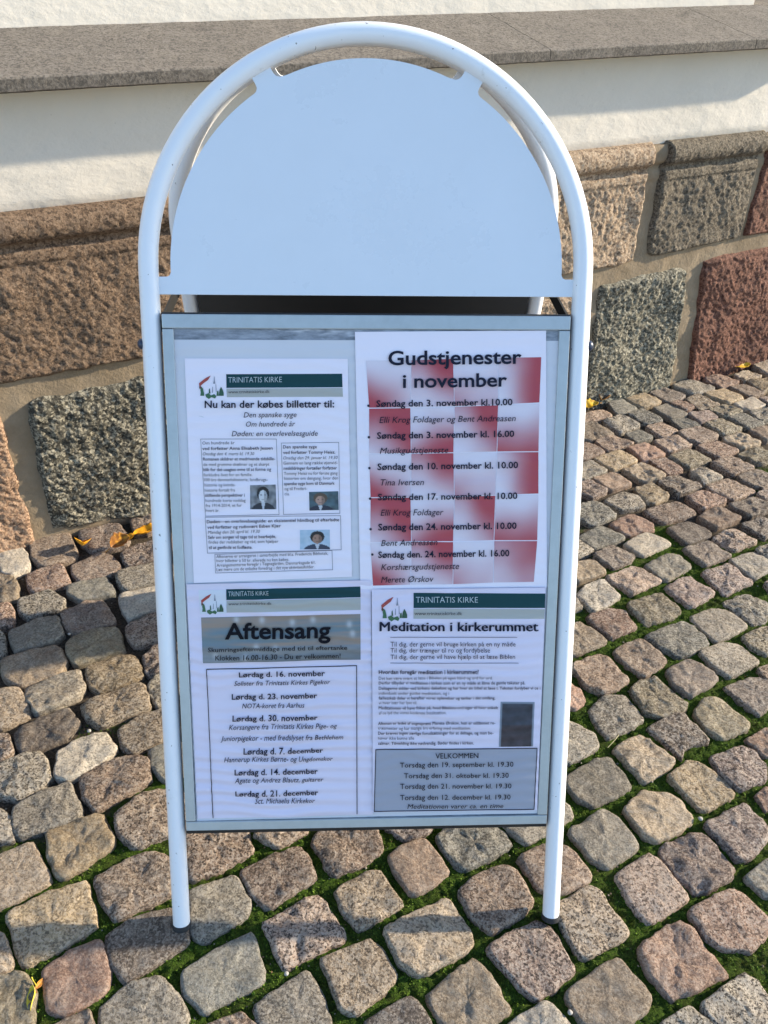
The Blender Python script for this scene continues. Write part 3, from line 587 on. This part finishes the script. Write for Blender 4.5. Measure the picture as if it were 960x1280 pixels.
class Notice:
    """one sheet in the frame; px coordinates are read off an enlarged crop (origin, scale) of the photograph"""
    def __init__(s, ox, oy, k, off, amp, seed): s.ox, s.oy, s.k, s.off, s.amp, s.seed = ox, oy, k, off, amp, seed; s.o = None
    def uv(s, x, y, off): return S(s.ox + x/s.k, s.oy + y/s.k, off)
    def wave(s, u, v):
        n = noise.noise(Vector((u*7, v*20, s.seed))); n2 = noise.noise(Vector((u*14, v*6, s.seed+4)))
        return s.amp*(0.55*(1+1.6*n)*math.sin(v*2*math.pi/.0145 + 7*n2 + u*11) + 0.8*noise.noise(Vector((u*13, v*95, s.seed+2))) + 1.0*n)
    def P(s, u, v, lift=0.0): return SP(u, v, s.off + lift + s.wave(u, v))
    def put(s, name, vs, fs, m, lift, cols=None, root=False, passes=0):
        o = mesh_obj(name, [s.P(u, v, lift + (0 if not passes else 3e-5*(i//passes))) for i, (u, v) in enumerate(vs)], fs, m, None, smooth=True, uvcol=('ink', cols) if cols else None)
        if not root:
            o.parent = s.o; o.matrix_parent_inverse = Matrix.Identity(4)
        return o
    def grid(s, quad, nu, nv, off=None):        # quad TL, TR, BR, BL in crop pixels
        c = [Vector(s.uv(x, y, s.off)) for x, y in quad]
        vs = [((c[0]*(1-i/nu)+c[1]*(i/nu))*(1-j/nv) + (c[3]*(1-i/nu)+c[2]*(i/nu))*(j/nv)).to_tuple() for j in range(nv+1) for i in range(nu+1)]
        fs = [(j*(nu+1)+i, (j+1)*(nu+1)+i, (j+1)*(nu+1)+i+1, j*(nu+1)+i+1) for j in range(nv) for i in range(nu)]
        return vs, fs
    def sheet(s, name, quad, m, label, cat, group=None):
        vs, fs = s.grid(quad, 40, 190); s.o = s.put(name, vs, fs, m, 0, root=True); tag(s.o, label, cat, group); return s.o
    def patch(s, name, quad, rgb, lift=.00025, nu=30, nv=12):
        vs, fs = s.grid(quad, nu, nv); return s.put(name, vs, fs, ink(rgb), lift)
    def picture(s, name, quad, fn, nu, nv, lift=.0003):
        vs, fs = s.grid(quad, nu, nv); cols = [fn(i/nu, j/nv) for j in range(nv+1) for i in range(nu+1)]
        return s.put(name, vs, fs, M_PRINT, lift, cols)
    def outline(s, name, quads, wpx, rgb, closed=True, lift=.0010):
        for q in quads:
            n = len(q); vs, fs = [], []
            for i in range(n if closed else n-1):
                a, b = Vector(q[i]), Vector(q[(i+1) % n]); d = (b-a).normalized(); nrm = Vector((-d.y, d.x))*wpx/2
                k = max(2, int((b-a).length/12))
                for t in range(k+1):
                    p = a + (b-a)*(t/k) + d*((-wpx/2 if t == 0 else wpx/2 if t == k else 0))
                    vs += [s.uv(*(p+nrm), s.off), s.uv(*(p-nrm), s.off)]
                    if t: bb = len(vs)-4; fs.append((bb, bb+1, bb+3, bb+2))
            s.put(name, vs, fs, ink(rgb), lift)
    def text(s, name, lines, rgb, lift=.0019, bold=0.0, italic=0.0, cap=None, res=2):
        """lines: (string, x left, x right, baseline left, baseline right, cap height)"""
        for (tx, x0, x1, y0, y1, ch) in lines:
            cu = bpy.data.curves.new('lettering', 'FONT'); cu.body = tx; cu.resolution_u = res; cu.shear = italic; strike = bold > 0 and ('M' in tx or 'W' in tx); cu.offset = 0 if strike else bold
            ob = bpy.data.objects.new('lettering', cu); me = bpy.data.meshes.new_from_object(ob)
            if ch > 30:                          # large letters follow the paper's waves
                bm = bmesh.new(); bm.from_mesh(me)
                for k in np.arange(-.3, 1.1, .13):
                    bmesh.ops.bisect_plane(bm, geom=bm.verts[:]+bm.edges[:]+bm.faces[:], plane_co=(0, float(k), 0), plane_no=(0, 1, 0))
                bm.to_mesh(me); bm.free()
            co_ = np.empty(len(me.vertices)*3); me.vertices.foreach_get('co', co_); co_ = co_.reshape(-1, 3)
            xm, xM = co_[:, 0].min(), co_[:, 0].max(); vs = []; H = CAPH
            for x, y, _ in co_:
                t = (x-xm)/(xM-xm); vs.append(s.uv(x0+(x1-x0)*t, y0+(y1-y0)*t - y/H*ch, s.off))
            fs = [tuple(p.vertices) for p in me.polygons]
            if strike:                           # bolder by overstriking, each pass a hair above the last
                n0, v0, f0 = len(vs), list(vs), list(fs); k_ = (s.uv(x1, y1, s.off)[0]-s.uv(x0, y0, s.off)[0])/(xM-xm)*bold*1.5
                for q in (-1, 1): vs += [(u+q*k_, v+q*.3*k_) for u, v in v0]; fs += [tuple(i+n0*(1 if q < 0 else 2) for i in f) for f in f0]
            bpy.data.objects.remove(ob); bpy.data.meshes.remove(me); bpy.data.curves.remove(cu)
            s.put(name, vs, fs, ink(rgb), lift, passes=len(co_) if strike else 0)
    def blob(s, name, polys, lift=.0006):        # flat printed shapes: (points, colour)
        vs, fs, cols = [], [], []
        for q, c in polys:
            b = len(vs); vs += [s.uv(x, y, s.off) for x, y in q]; fs.append(tuple(range(b, b+len(q)))); cols += [c]*len(q)
        return s.put(name, vs, fs, M_PRINT, lift, cols)
cu = bpy.data.curves.new('lettering', 'FONT'); cu.body = 'H'; ob = bpy.data.objects.new('lettering', cu); me = bpy.data.meshes.new_from_object(ob)
CAPH = max(v.co.y for v in me.vertices); bpy.data.objects.remove(ob); bpy.data.meshes.remove(me); bpy.data.curves.remove(cu)
BO, IT = .018, .22
def emblem(N, x, y, k):
    """small church emblem: red roof stroke, pale spire, green trees"""
    def q(pts): return [(x+a*k, y+b*k) for a, b in pts]
    gn, gd, rd, gy = (.045, .13, .06), (.03, .09, .05), (.36, .06, .05), (.22, .24, .30)
    N.blob('emblem', [(q([(2, 42), (30, 20), (54, 8), (42, 28), (20, 44), (4, 58)]), rd), (q([(2, 58), (10, 54), (14, 62), (6, 70)]), (.10, .05, .04)),
        (q([(69, 12), (71, 12), (72, 30), (75, 44), (65, 44), (68, 30)]), gy), (q([(62, 58), (64, 58), (64, 84), (60, 84)]), gy), (q([(76, 46), (78, 46), (80, 80), (77, 80)]), gy),
        (q([(14, 58), (20, 66), (24, 84), (26, 98), (8, 98), (10, 82), (8, 72)]), gn), (q([(100, 58), (106, 68), (112, 84), (112, 98), (90, 98), (92, 82), (94, 70)]), gd),
        (q([(82, 78), (88, 74), (90, 98), (80, 98)]), gn), (q([(30, 92), (44, 86), (56, 96), (70, 90), (80, 100), (74, 110), (58, 104), (46, 112), (34, 104)]), gn), (q([(46, 70), (50, 64), (53, 88), (46, 88)]), gd)])
def portrait(bgc, hair, face, coat, cx=.5, side=.15):
    def f(u, v):
        n = noise.noise(Vector((u*6, v*6, cx*9)))*.5+.5
        c = tuple(a*(1-n)+b*n for a, b in zip(*bgc))
        if math.hypot((u-cx)/.46, (v-1.08)/.36) < 1: c = coat
        if v > .72 and abs(u-cx) < .07*(1.1-v)*3: c = (.5, .52, .56)
        if math.hypot((u-cx)/.24, (v-.36)/.30) < 1: c = hair
        if math.hypot((u-cx)/.16, (v-.47)/.25) < 1: c = tuple(x*(1.05 if u < cx+side*.3 else .62) for x in face)
        if abs(v-.42) < .025 and abs(abs(u-cx)-.07) < .03: c = tuple(x*.35 for x in face)
        if abs(v-.60) < .02 and abs(u-cx) < .05: c = tuple(x*.45 for x in face)
        return c
    return f
# blank backing sheets behind the notices
B = Notice(0, 0, 1, .0078, .0004, 3.1)
B.sheet('backing_sheet', [(217.5, 424.5), (700, 426), (672, 1016), (246, 1026)], M_BACKING, 'large blank greyed paper showing behind the four printed notices', 'paper')

# ---- top left
A = Notice(190, 380, 3.556, .0086, .0004, 11.3)
A.sheet('notice', [(145, 242), (870, 243), (889, 1212), (186, 1240)], M_PAPER, 'white notice selling tickets with three small portrait photos', 'notice', 'printed notices in the frame')
A.patch('banner', [(330, 312), (845, 310), (847, 370), (331, 373)], GREEN); A.patch('banner_strip', [(331, 376), (847, 373), (849, 412), (333, 414)], BEIGE)
emblem(A, 207, 310, 1.0)
A.text('banner_lettering', [('TRINITATIS KIRKE', 340, 578, 349, 347, 24)], PALE, bold=-.004)
A.text('web_address', [('www.trinitatiskirke.dk', 340, 524, 397, 395, 13)], GREYI)
A.text('heading', [('Nu kan der købes billetter til:', 235, 810, 461, 459, 31)], NAVY, bold=BO)
A.text('subheading', [('Den spanske syge', 408, 643, 504, 502, 23), ('Om hundrede år', 418, 637, 545, 543, 23), ('Døden: en overlevelsesguide', 355, 737, 587, 585, 23)], NAVY, italic=IT)
A.text('small_print', [(t, a, b, y, y-d, 13.5) for t, a, b, y, d in [('Om hundrede år', 225, 368, 624, 2), ('de med grumme skæbner og et skarpt', 230, 522, 719, 1), ('forkludre livet for en familie.', 231, 447, 765, 1), ('100 års danmarkshistorie, landbrugs-', 233, 515, 787, 1),
    ('historie og kvinde-', 235, 372, 810, 1), ('historie fortalt fra', 236, 370, 833, 1), ('hundrede korte nedslag', 239, 417, 879, 1), ('fra 1914-2014, et for', 240, 400, 901, 1), ('hvert år.', 240, 300, 923, 0),
    ('Gennem en lang række øjenvid-', 585, 825, 713, 2), ('Tommy Heisz nu for første gang', 587, 825, 759, 2), ('historien om dengang, hvor den', 588, 827, 781, 2), ('og til Frederi-', 590, 690, 827, 1), ('cia.', 590, 612, 849, 0),
    ('findes der redskaber og råd, som hjælper', 252, 562, 1064, 4), ('Aftenerne er arrangeret i samarbejde med bl.a. Fredericia Bibliotek,', 287, 783, 1128, 15), ('hvor billetter à 50 kr. allerede nu kan købes.', 288, 610, 1147, 7),
    ('Arrangementerne foregår i Tøgnegården, Danmarksgade 61.', 288, 728, 1167, 14), ('Læs mere om de enkelte foredrag i det nye aktivitetsfolder.', 288, 722, 1186, 13)]], GREYI)
A.text('small_bold_print', [(t, a, b, y, y-d, 13.5) for t, a, b, y, d in [('ved forfatter Anna Elisabeth Jessen', 225, 537, 648, 2), ('Romanen skildrer et medrivende tidsbille-', 228, 548, 695, 2), ('blik for det usagtes evne til at forme og', 230, 530, 742, 2), ('skiftende perspektiver i', 237, 413, 856, 1),
    ('Den spanske syge', 583, 733, 641, 1), ('ved forfatter Tommy Heisz.', 583, 815, 666, 2), ('neskildringer fortæller forfatter', 586, 822, 736, 2), ('spanske syge kom til Danmark', 588, 812, 804, 2),
    ('Døden—en overlevelsesguide: en eksistentiel håndbog til efterladte', 245, 832, 973, 9), ('ved forfatter og radiovært Esben Kjær', 247, 573, 998, 7), ('Selv om sorgen vil tage tid at bearbejde,', 250, 552, 1043, 5), ('til at genfinde et fodfæste.', 253, 447, 1088, 2)]], NAVY, bold=.012)
A.text('date_line', [('Onsdag den 4. marts kl. 19.30', 227, 455, 672, 671, 13.5), ('Onsdag den 29. januar kl. 19.30', 584, 825, 690, 688, 13.5), ('Mandag den 20. april kl. 19.30', 250, 480, 1020, 1016, 13.5)], GREYI, italic=IT)
A.outline('text_box', [[(217, 600), (553, 600), (565, 936), (238, 942)], [(575, 618), (830, 615), (835, 930), (585, 935)], [(237, 947), (838, 940), (841, 1092), (247, 1107)], [(280, 1112), (800, 1095), (803, 1180), (283, 1195)]], 1.8, (.12, .13, .16))
A.picture('portrait_photo', [(436, 805), (550, 802), (553, 912), (437, 912)], portrait(((.05, .055, .06), (.32, .33, .35)), (.02, .02, .022), (.55, .56, .58), (.03, .03, .035)), 40, 40)
A.picture('portrait_photo', [(698, 835), (828, 832), (830, 915), (700, 918)], portrait(((.10, .16, .18), (.035, .05, .06)), (.10, .07, .05), (.40, .25, .19), (.025, .03, .05), .38), 44, 32)
A.picture('portrait_photo', [(658, 1005), (790, 1003), (791, 1090), (658, 1090)], portrait(((.50, .58, .66), (.30, .44, .55)), (.02, .018, .016), (.30, .18, .13), (.04, .05, .08), .58), 44, 32)

# ---- top right
C = Notice(440, 380, 3.31, .0092, .0004, 23.7)
C.sheet('notice', [(12, 115), (803, 110), (806, 1174), (35, 1192)], M_PAPER, 'white notice headed Gudstjenester i november over red chequered squares', 'notice', 'printed notices in the frame')
xs = [[57, 245, 420, 604, 785], [70, 243, 424, 606, 777], [70, 245, 421, 600, 773], [76, 244, 424, 594, 773], [75, 246, 420, 588, 768], [86, 243, 418, 585, 754]]
ys = [[233, 232, 226, 222, 219], [432, 430, 425, 418, 410], [620, 619, 616, 613, 612], [802, 800, 797, 792, 787], [988, 983, 984, 980, 980], [1168, 1164, 1162, 1155, 1152]]
PA = [(.05, .1, .25, 1.0), (.55, 1.0, .35, .05), (.0, .05, .30, .55), (.25, .9, .95, .0)]
PB = [(.85, 1.0, .75, .15), (.0, .15, 1.0, .55), (.45, 1.0, .55, .0), (.0, .05, .75, .75)]
def redness(c):
    def f(u, v):
        r = (c[0]*(1-u)+c[1]*u)*(1-v) + (c[3]*(1-u)+c[2]*u)*v
        r = sstep(.0, .85, r + .10*noise.noise(Vector((u*2, v*2, c[1]*9))))
        return tuple(a*(1-r)+b*r for a, b in zip((.72, .66, .73), (.42, .060, .078)))
    return f
for r_ in range(5):
    for k in range(4):
        c = (PA if r_ % 2 == 0 else PB)[k]
        if (r_, k) == (4, 3): c = (.55, .75, .55, .25)
        C.picture('red_square', [(xs[r_][k]+1, ys[r_][k]+1), (xs[r_][k+1]-2, ys[r_][k+1]+1), (xs[r_+1][k+1]-2, ys[r_+1][k+1]-3), (xs[r_+1][k]+1, ys[r_+1][k]-3)], redness(c), 14, 14)
C.text('heading', [('Gudstjenester', 150, 700, 252, 246, 56), ('i november', 210, 640, 346, 340, 54)], NAVY, bold=.019, res=4)
C.text('event_line', [(t, a, b, y, y2, 26) for t, a, b, y, y2 in [('Søndag den 3. november kl.10.00', 100, 663, 425, 418), ('Søndag den 3. november kl. 16.00', 103, 670, 557, 549), ('Søndag den 10. november kl. 10.00', 105, 686, 686, 678),
    ('Søndag den 17. november kl. 10.00', 107, 683, 811, 805), ('Søndag den 24. november kl. 10.00', 108, 680, 935, 929), ('Søndag den. 24. november kl. 16.00', 108, 650, 1049, 1042)]], NAVY, bold=BO)
C.text('name_line', [(t, a, b, y, y2, 25) for t, a, b, y, y2 in [('Elli Krog Foldager og Bent Andreasen', 113, 676, 492, 484), ('Musikgudstjeneste', 115, 397, 619, 615), ('Tina Iversen', 118, 297, 750, 748), ('Elli Krog Foldager', 118, 378, 875, 872),
    ('Bent Andreasen', 120, 353, 1000, 996), ('Korshærsgudstjeneste', 120, 442, 1100, 1095), ('Merete Ørskov', 120, 337, 1152, 1148)]], NAVY, italic=IT)
dot = lambda x, y, r_: [(x+r_*math.cos(a), y+r_*math.sin(a)) for a in np.linspace(0, 6.28, 10)[:-1]]
for x, y in ((68, 421), (70, 551), (72, 679), (75, 805), (77, 931), (84, 1036)): C.blob('bullet', [(dot(x, y, 5.5), NAVY)])

# ---- bottom left
D = Notice(220, 720, 3.84, .0099, .0012, 37.9)
D.sheet('notice', [(50, 40), (935, 20), (945, 1146), (104, 1166)], M_DAMP, 'wrinkled white notice headed Aftensang over a dim lake photo', 'notice', 'printed notices in the frame')
D.patch('emblem_ground', [(108, 68), (240, 66), (242, 180), (116, 184)], (.66, .68, .73))
D.patch('banner', [(241, 64), (885, 51), (886, 103), (242, 116)], GREEN); D.patch('banner_strip', [(243, 119), (886, 106), (886, 163), (243, 176)], BEIGE)
emblem(D, 118, 76, .98)
D.text('banner_lettering', [('TRINITATIS KIRKE', 252, 445, 95, 91, 22)], PALE, bold=-.004)
D.text('web_address', [('www.trinitatiskirke.dk', 252, 460, 139, 135, 13)], GREYI)
SPOTS = [(.22, .06), (.38, .08), (.57, .15), (.70, .10), (.93, .22), (.95, .42), (.34, .68), (.46, .72), (.08, .85), (.27, .90)]
def lake(u, v):
    n = noise.fractal(Vector((u*3, v*14, 4)), 1, 2, 4)
    a, b, c_ = (.15, .21, .24), (.30, .235, .19), (.20, .21, .215)
    t = .5+.5*math.sin(v*9 + u*2.2 + 2*n); c = tuple(x*(1-t)+y*t for x, y in zip(a, b)) if v < .65 else tuple(x*(.8+.4*t) for x in c_)
    s_ = max(math.exp(-((u-a_)/.016)**2 - ((v-b_)/.07)**2) for a_, b_ in SPOTS)
    return tuple(x*(1-.75*s_)+.55*.75*s_ for x in c)
D.picture('lake_photo', [(120, 200), (885, 182), (886, 400), (130, 418)], lake, 90, 28)
D.text('heading', [('Aftensang', 235, 742, 301, 294, 74)], BLACKI, bold=.022, res=4)
D.text('subheading', [('Skumringseftermiddage med tid til eftertanke', 155, 822, 362, 350, 21), ('Klokken 16.00-16.30 - Du er velkommen!', 190, 790, 402, 391, 22)], BLACKI, bold=.004)
D.outline('text_box', [[(178, 1160), (147, 448), (867, 430), (869, 1140)]], 3.6, BLACKI, closed=False)
D.text('event_line', [(t, a, b, y, y2, 26) for t, a, b, y, y2 in [('Lørdag d. 16. november', 303, 715, 485, 478), ('Lørdag d. 23. november', 268, 678, 592, 584), ('Lørdag d. 30. november', 272, 680, 695, 688), ('Lørdag d. 7. december', 325, 707, 852, 845), ('Lørdag d. 14. december', 282, 681, 953, 947), ('Lørdag d. 21. december', 286, 683, 1055, 1049)]], NAVY, bold=BO)
D.text('name_line', [(t, a, b, y, y2, 22) for t, a, b, y, y2 in [('Solister fra Trinitatis Kirkes Pigekor', 280, 740, 525, 518), ('NOTA-koret fra Aarhus', 318, 617, 632, 627), ('Korsangere fra Trinitatis Kirkes Pige- og', 255, 773, 735, 725), ('Juniorpigekor - med fredslyset fra Bethlehem', 215, 803, 790, 779),
    ('Hannerup Kirkes Børne- og Ungdomskor', 232, 753, 890, 883), ('Agate og Andrez Blautz, guitarer', 283, 708, 990, 984), ('Sct. Michaelis Kirkekor', 380, 667, 1088, 1084)]], NAVY, italic=IT, bold=.004)

# ---- bottom right
E = Notice(450, 720, 3.556, .0116, .0006, 51.1)
E.sheet('notice', [(52, 60), (826, 52), (787, 1041), (57, 1050)], M_DAMP, 'white notice headed Meditation i kirkerummet with a dark picture and a grey box of dates', 'notice', 'printed notices in the frame')
E.patch('banner', [(238, 75), (824, 78), (822, 142), (238, 142)], GREEN); E.patch('banner_strip', [(238, 145), (821, 147), (819, 190), (238, 190)], BEIGE)
emblem(E, 92, 84, 1.05)
E.text('banner_lettering', [('TRINITATIS KIRKE', 248, 523, 116, 116, 25)], PALE, bold=-.004)
E.text('web_address', [('www.trinitatiskirke.dk', 242, 453, 172, 172, 14)], GREYI)
E.text('heading', [('Meditation i kirkerummet', 88, 790, 243, 243, 40)], NAVY, bold=BO)
E.outline('rule', [[(135, 272), (697, 272)], [(135, 386), (703, 386)]], 2, (.10, .10, .13), closed=False)
E.text('subheading', [('Til dig, der gerne vil bruge kirken på en ny måde', 135, 690, 311, 310, 20), ('Til dig, der trænger til ro og fordybelse', 135, 577, 338, 338, 20), ('Til dig, der gerne vil have hjælp til at læse Biblen', 135, 688, 367, 366, 20)], NAVY)
E.text('small_heading', [('Hvordan foregår meditation i kirkerummet?', 83, 527, 433, 433, 17)], NAVY, bold=BO)
E.text('small_print', [(t, a, b, y, y-1, 13) for t, a, b, y in [('Det kan være svært at læse i Bibelen på egen hånd og ord for ord.', 83, 588, 458), ('individuelt under guidet meditation, og i', 83, 395, 526), ('vi hver især har lyst til.', 83, 253, 568), ('af os lyd the vores konkrete livssituation.', 83, 383, 612),
    ('træsmester og har mange års erfaring med meditation.', 80, 492, 680), ('høver ikke kunne alle', 80, 240, 725)]], GREYI)
E.text('small_bold_print', [(t, a, b, y, y-1, 13) for t, a, b, y in [('Derfor tilbyder vi meditation i kirken som er en ny måde at åbne de gamle tekster på.', 83, 733, 480), ('Deltagerne sidder ved kirkens døbefont og har hver sin bibel at læse i. Teksten fordyber vi os i', 83, 800, 503), ('fællesskab deler vi herefter vores oplevelser og tanker i det omfang,', 83, 600, 547),
    ('Meditationen vil have fokus på, hvad Bibelens ord siger til hver enkelt', 83, 612, 590), ('Aftenen er ledet af sognepræst Merete Ørskov, hun er uddannet re-', 80, 600, 658), ('Der kræves ingen særlige forudsætninger for at deltage, og man be-', 80, 592, 702), ('salmer. Tilmelding ikke nødvendig. Bøder findes i kirken.', 80, 505, 747)]], NAVY, bold=.010)
def darkpic(u, v):
    if u < .05 or u > .95 or v < .05: return (.22, .25, .30)
    n = noise.fractal(Vector((u*4, v*7, 2)), 1, 2, 4)*.5+.5; k_ = .6+.8*n
    return tuple(x*k_ for x in ((.050, .040, .046) if v > .5 else (.042, .046, .062)))
E.picture('dark_picture', [(625, 559), (776, 560), (769, 757), (617, 759)], darkpic, 30, 40)
E.patch('grey_box', [(70, 770), (787, 765), (773, 1036), (63, 1045)], (.36, .365, .42), nu=40, nv=50)
E.outline('text_box', [[(70, 770), (787, 765), (773, 1036), (63, 1045)]], 3.2, BLACKI)
E.text('event_line', [('VELKOMMEN', 335, 525, 808, 806, 22), ('Torsdag den 19. september kl. 19.30', 177, 681, 848, 845, 22), ('Torsdag den 31. oktober kl. 19.30', 195, 660, 896, 894, 22), ('Torsdag den 21. november kl. 19.30', 178, 672, 943, 941, 22), ('Torsdag den 12. december kl. 19.30', 178, 668, 993, 990, 22)], BLACKI, bold=.003)
E.text('closing_line', [('Meditationen varer ca. en time', 210, 636, 1032, 1028, 20)], BLACKI, italic=IT)
# ================================================================== LEAVES, PEBBLES, STRAW
def leaf_mat(name, rgb, edge):
    m = mat(name, rgb, 0.55, spec=0.35); g = G(m); co = g.coord()
    g.color(g.mix(g.ramp(g.noise(co, 75, 4, 0.65), [(0.48, 0.0), (0.68, 1.0)]), rgb, edge))
    g.b.inputs['Transmission Weight'].default_value = 0.0; g.bump(g.noise(co, 240, 3), .001, .6); return m
L_OR = leaf_mat('orange_leaf', (.72, .33, .012), (.45, .16, .012)); L_YE = leaf_mat('yellow_leaf', (.74, .46, .03), (.52, .25, .02))
L_BR = leaf_mat('brown_leaf', (.24, .10, .025), (.62, .30, .03)); L_LE = leaf_mat('lemon_leaf', (.66, .54, .05), (.50, .38, .04))
def leaf(loc, ln, wd, rz, tilt, roll, curl, lobes, m, label, seed, z=.006, group='fallen autumn leaves'):
    vs, fs = [], []; nu, nv = 22, 12
    R_ = Matrix.Translation((*loc, z)) @ Matrix.Rotation(rz, 4, 'Z') @ Matrix.Rotation(tilt, 4, 'Y') @ Matrix.Rotation(roll, 4, 'X')
    for i in range(nu+1):
        t = i/nu; half = wd/2*(math.sin(math.pi*t**.8)**.75)*(1 + .35*lobes*math.cos(t*math.pi*2*4 + seed)*math.sin(math.pi*t)) + .0003
        for k in range(nv+1):
            s_ = k/nv*2-1; x = ln*(t-.5) + abs(s_)*half*lobes*.55; y = s_*half
            zz = curl*(abs(s_)**1.6)*half*1.2 + .004*noise.noise(Vector((x*70+seed, y*70, seed))) + .35*curl*ln*(t-.5)**2*2
            vs.append(R_ @ Vector((x, y, zz)))
    for i in range(nu):
        for k in range(nv): q = i*(nv+1)+k; fs.append((q, q+nv+1, q+nv+2, q+1))
    lf = mesh_obj('fallen_leaf', vs, fs, m); tag(lf, label, 'leaf', group)
    md = lf.modifiers.new('thickness', 'SOLIDIFY'); md.thickness = .0004
    st = [R_ @ Vector((-ln/2 - ln*.35*t, .003*math.sin(t*2+seed), .0035*t)) for t in np.linspace(0, 1, 6)]
    tube('stalk', st, .0007, m, None, 6).parent = lf
    return lf
def GP(x, y, z=.004):                           # ground spot under a place in the photo
    r = AF + AR*((x-480)/CAM['f']) - AU*((y-640)/CAM['f']); P = CPOS + r*((z-CPOS.z)/r.z); return (P.x, P.y)
leaf(GP(104, 684), .040, .030, 2.0, .5, .3, .7, .25, L_OR, 'small orange leaf standing in a joint between setts left of the other leaves', 1.0, .011)
leaf(GP(151, 681), .042, .030, .6, -.2, .5, 1.2, .3, L_BR, 'crumpled brown and yellow leaf between the two orange leaves by the wall', 2.3, .008)
leaf(GP(186, 666), .062, .038, .38, -.1, -.25, .3, .2, L_OR, 'flat bright orange leaf beside the left leg of the sign', 3.9, .009)
leaf(GP(163, 674), .022, .012, .5, -.2, .2, .6, .1, L_OR, 'tiny orange leaf scrap touching the crumpled brown leaf', 6.1, .008)
leaf(GP(737, 509), .050, .030, .3, -.1, .1, .5, .35, L_YE, 'bright yellow leaf at the right leg of the sign near the wall', 4.4, .008)
leaf(GP(752, 501), .048, .032, 1.2, .1, .2, .9, .4, L_BR, 'brown edged curled leaf behind the yellow one by the wall', 5.2, .009)
leaf(GP(926, 458), .058, .030, .15, .0, .2, .3, .35, L_YE, 'yellow leaf lying alone at the foot of the red granite block', 7.7, .007)
leaf(GP(41, 1246), .028, .009, -1.42, .15, .5, .9, .05, L_LE, 'narrow lemon yellow leaf stuck in a joint at the bottom left corner', 8.8, .000)
leaf(GP(47, 1226), .014, .006, 1.3, .3, .9, .6, .1, L_BR, 'brown leaf edge standing beside the lemon yellow leaf', 9.4, -.003)
M_PEB = mat('white_pebble', (.32, .30, .27), 0.8)
PEB = [((86, 791), .0042, 'small white pebble in the joint beside the uppermost left setts'), ((111, 912), .005, 'grey white pebble in a mossy joint left of the sign'), 
       ((358, 1216), .0045, 'white pebble in the moss below the grey sett'),
       ((713, 1264), .0048, 'white round pebble in the moss at the lower right'), ((876, 1022), .0055, 'larger white pebble between setts at the right')]
for i, (px, r_, lb) in enumerate(PEB):
    x, y = GP(*px); bm = bmesh.new(); bmesh.ops.create_icosphere(bm, subdivisions=3, radius=r_*.62)
    for v in bm.verts: v.co *= 1 + .22*noise.noise(v.co*260 + Vector((i*3, 0, 0))); v.co.z *= .7
    me = bpy.data.meshes.new('pebble'); bm.to_mesh(me); bm.free(); me.materials.append(M_PEB); me.polygons.foreach_set('use_smooth', [True]*len(me.polygons))
    o = bpy.data.objects.new('pebble', me); COL.objects.link(o); o.location = (x, y, .0015); tag(o, lb, 'pebble', 'small white pebbles in the joints')
M_STRAW = mat('dry_straw', (.45, .40, .20), 0.7)
a, b = Vector((*GP(760, 933), .001)), Vector((*GP(773, 920), .006))
tag(tube('straw', [a.lerp(b, t) + Vector((.0015*math.sin(t*3), 0, .002*math.sin(t*3.1))) for t in np.linspace(0, 1, 7)], .0006, M_STRAW, None, 6), 'dry pale grass straw lying in the moss right of the sign', 'straw')
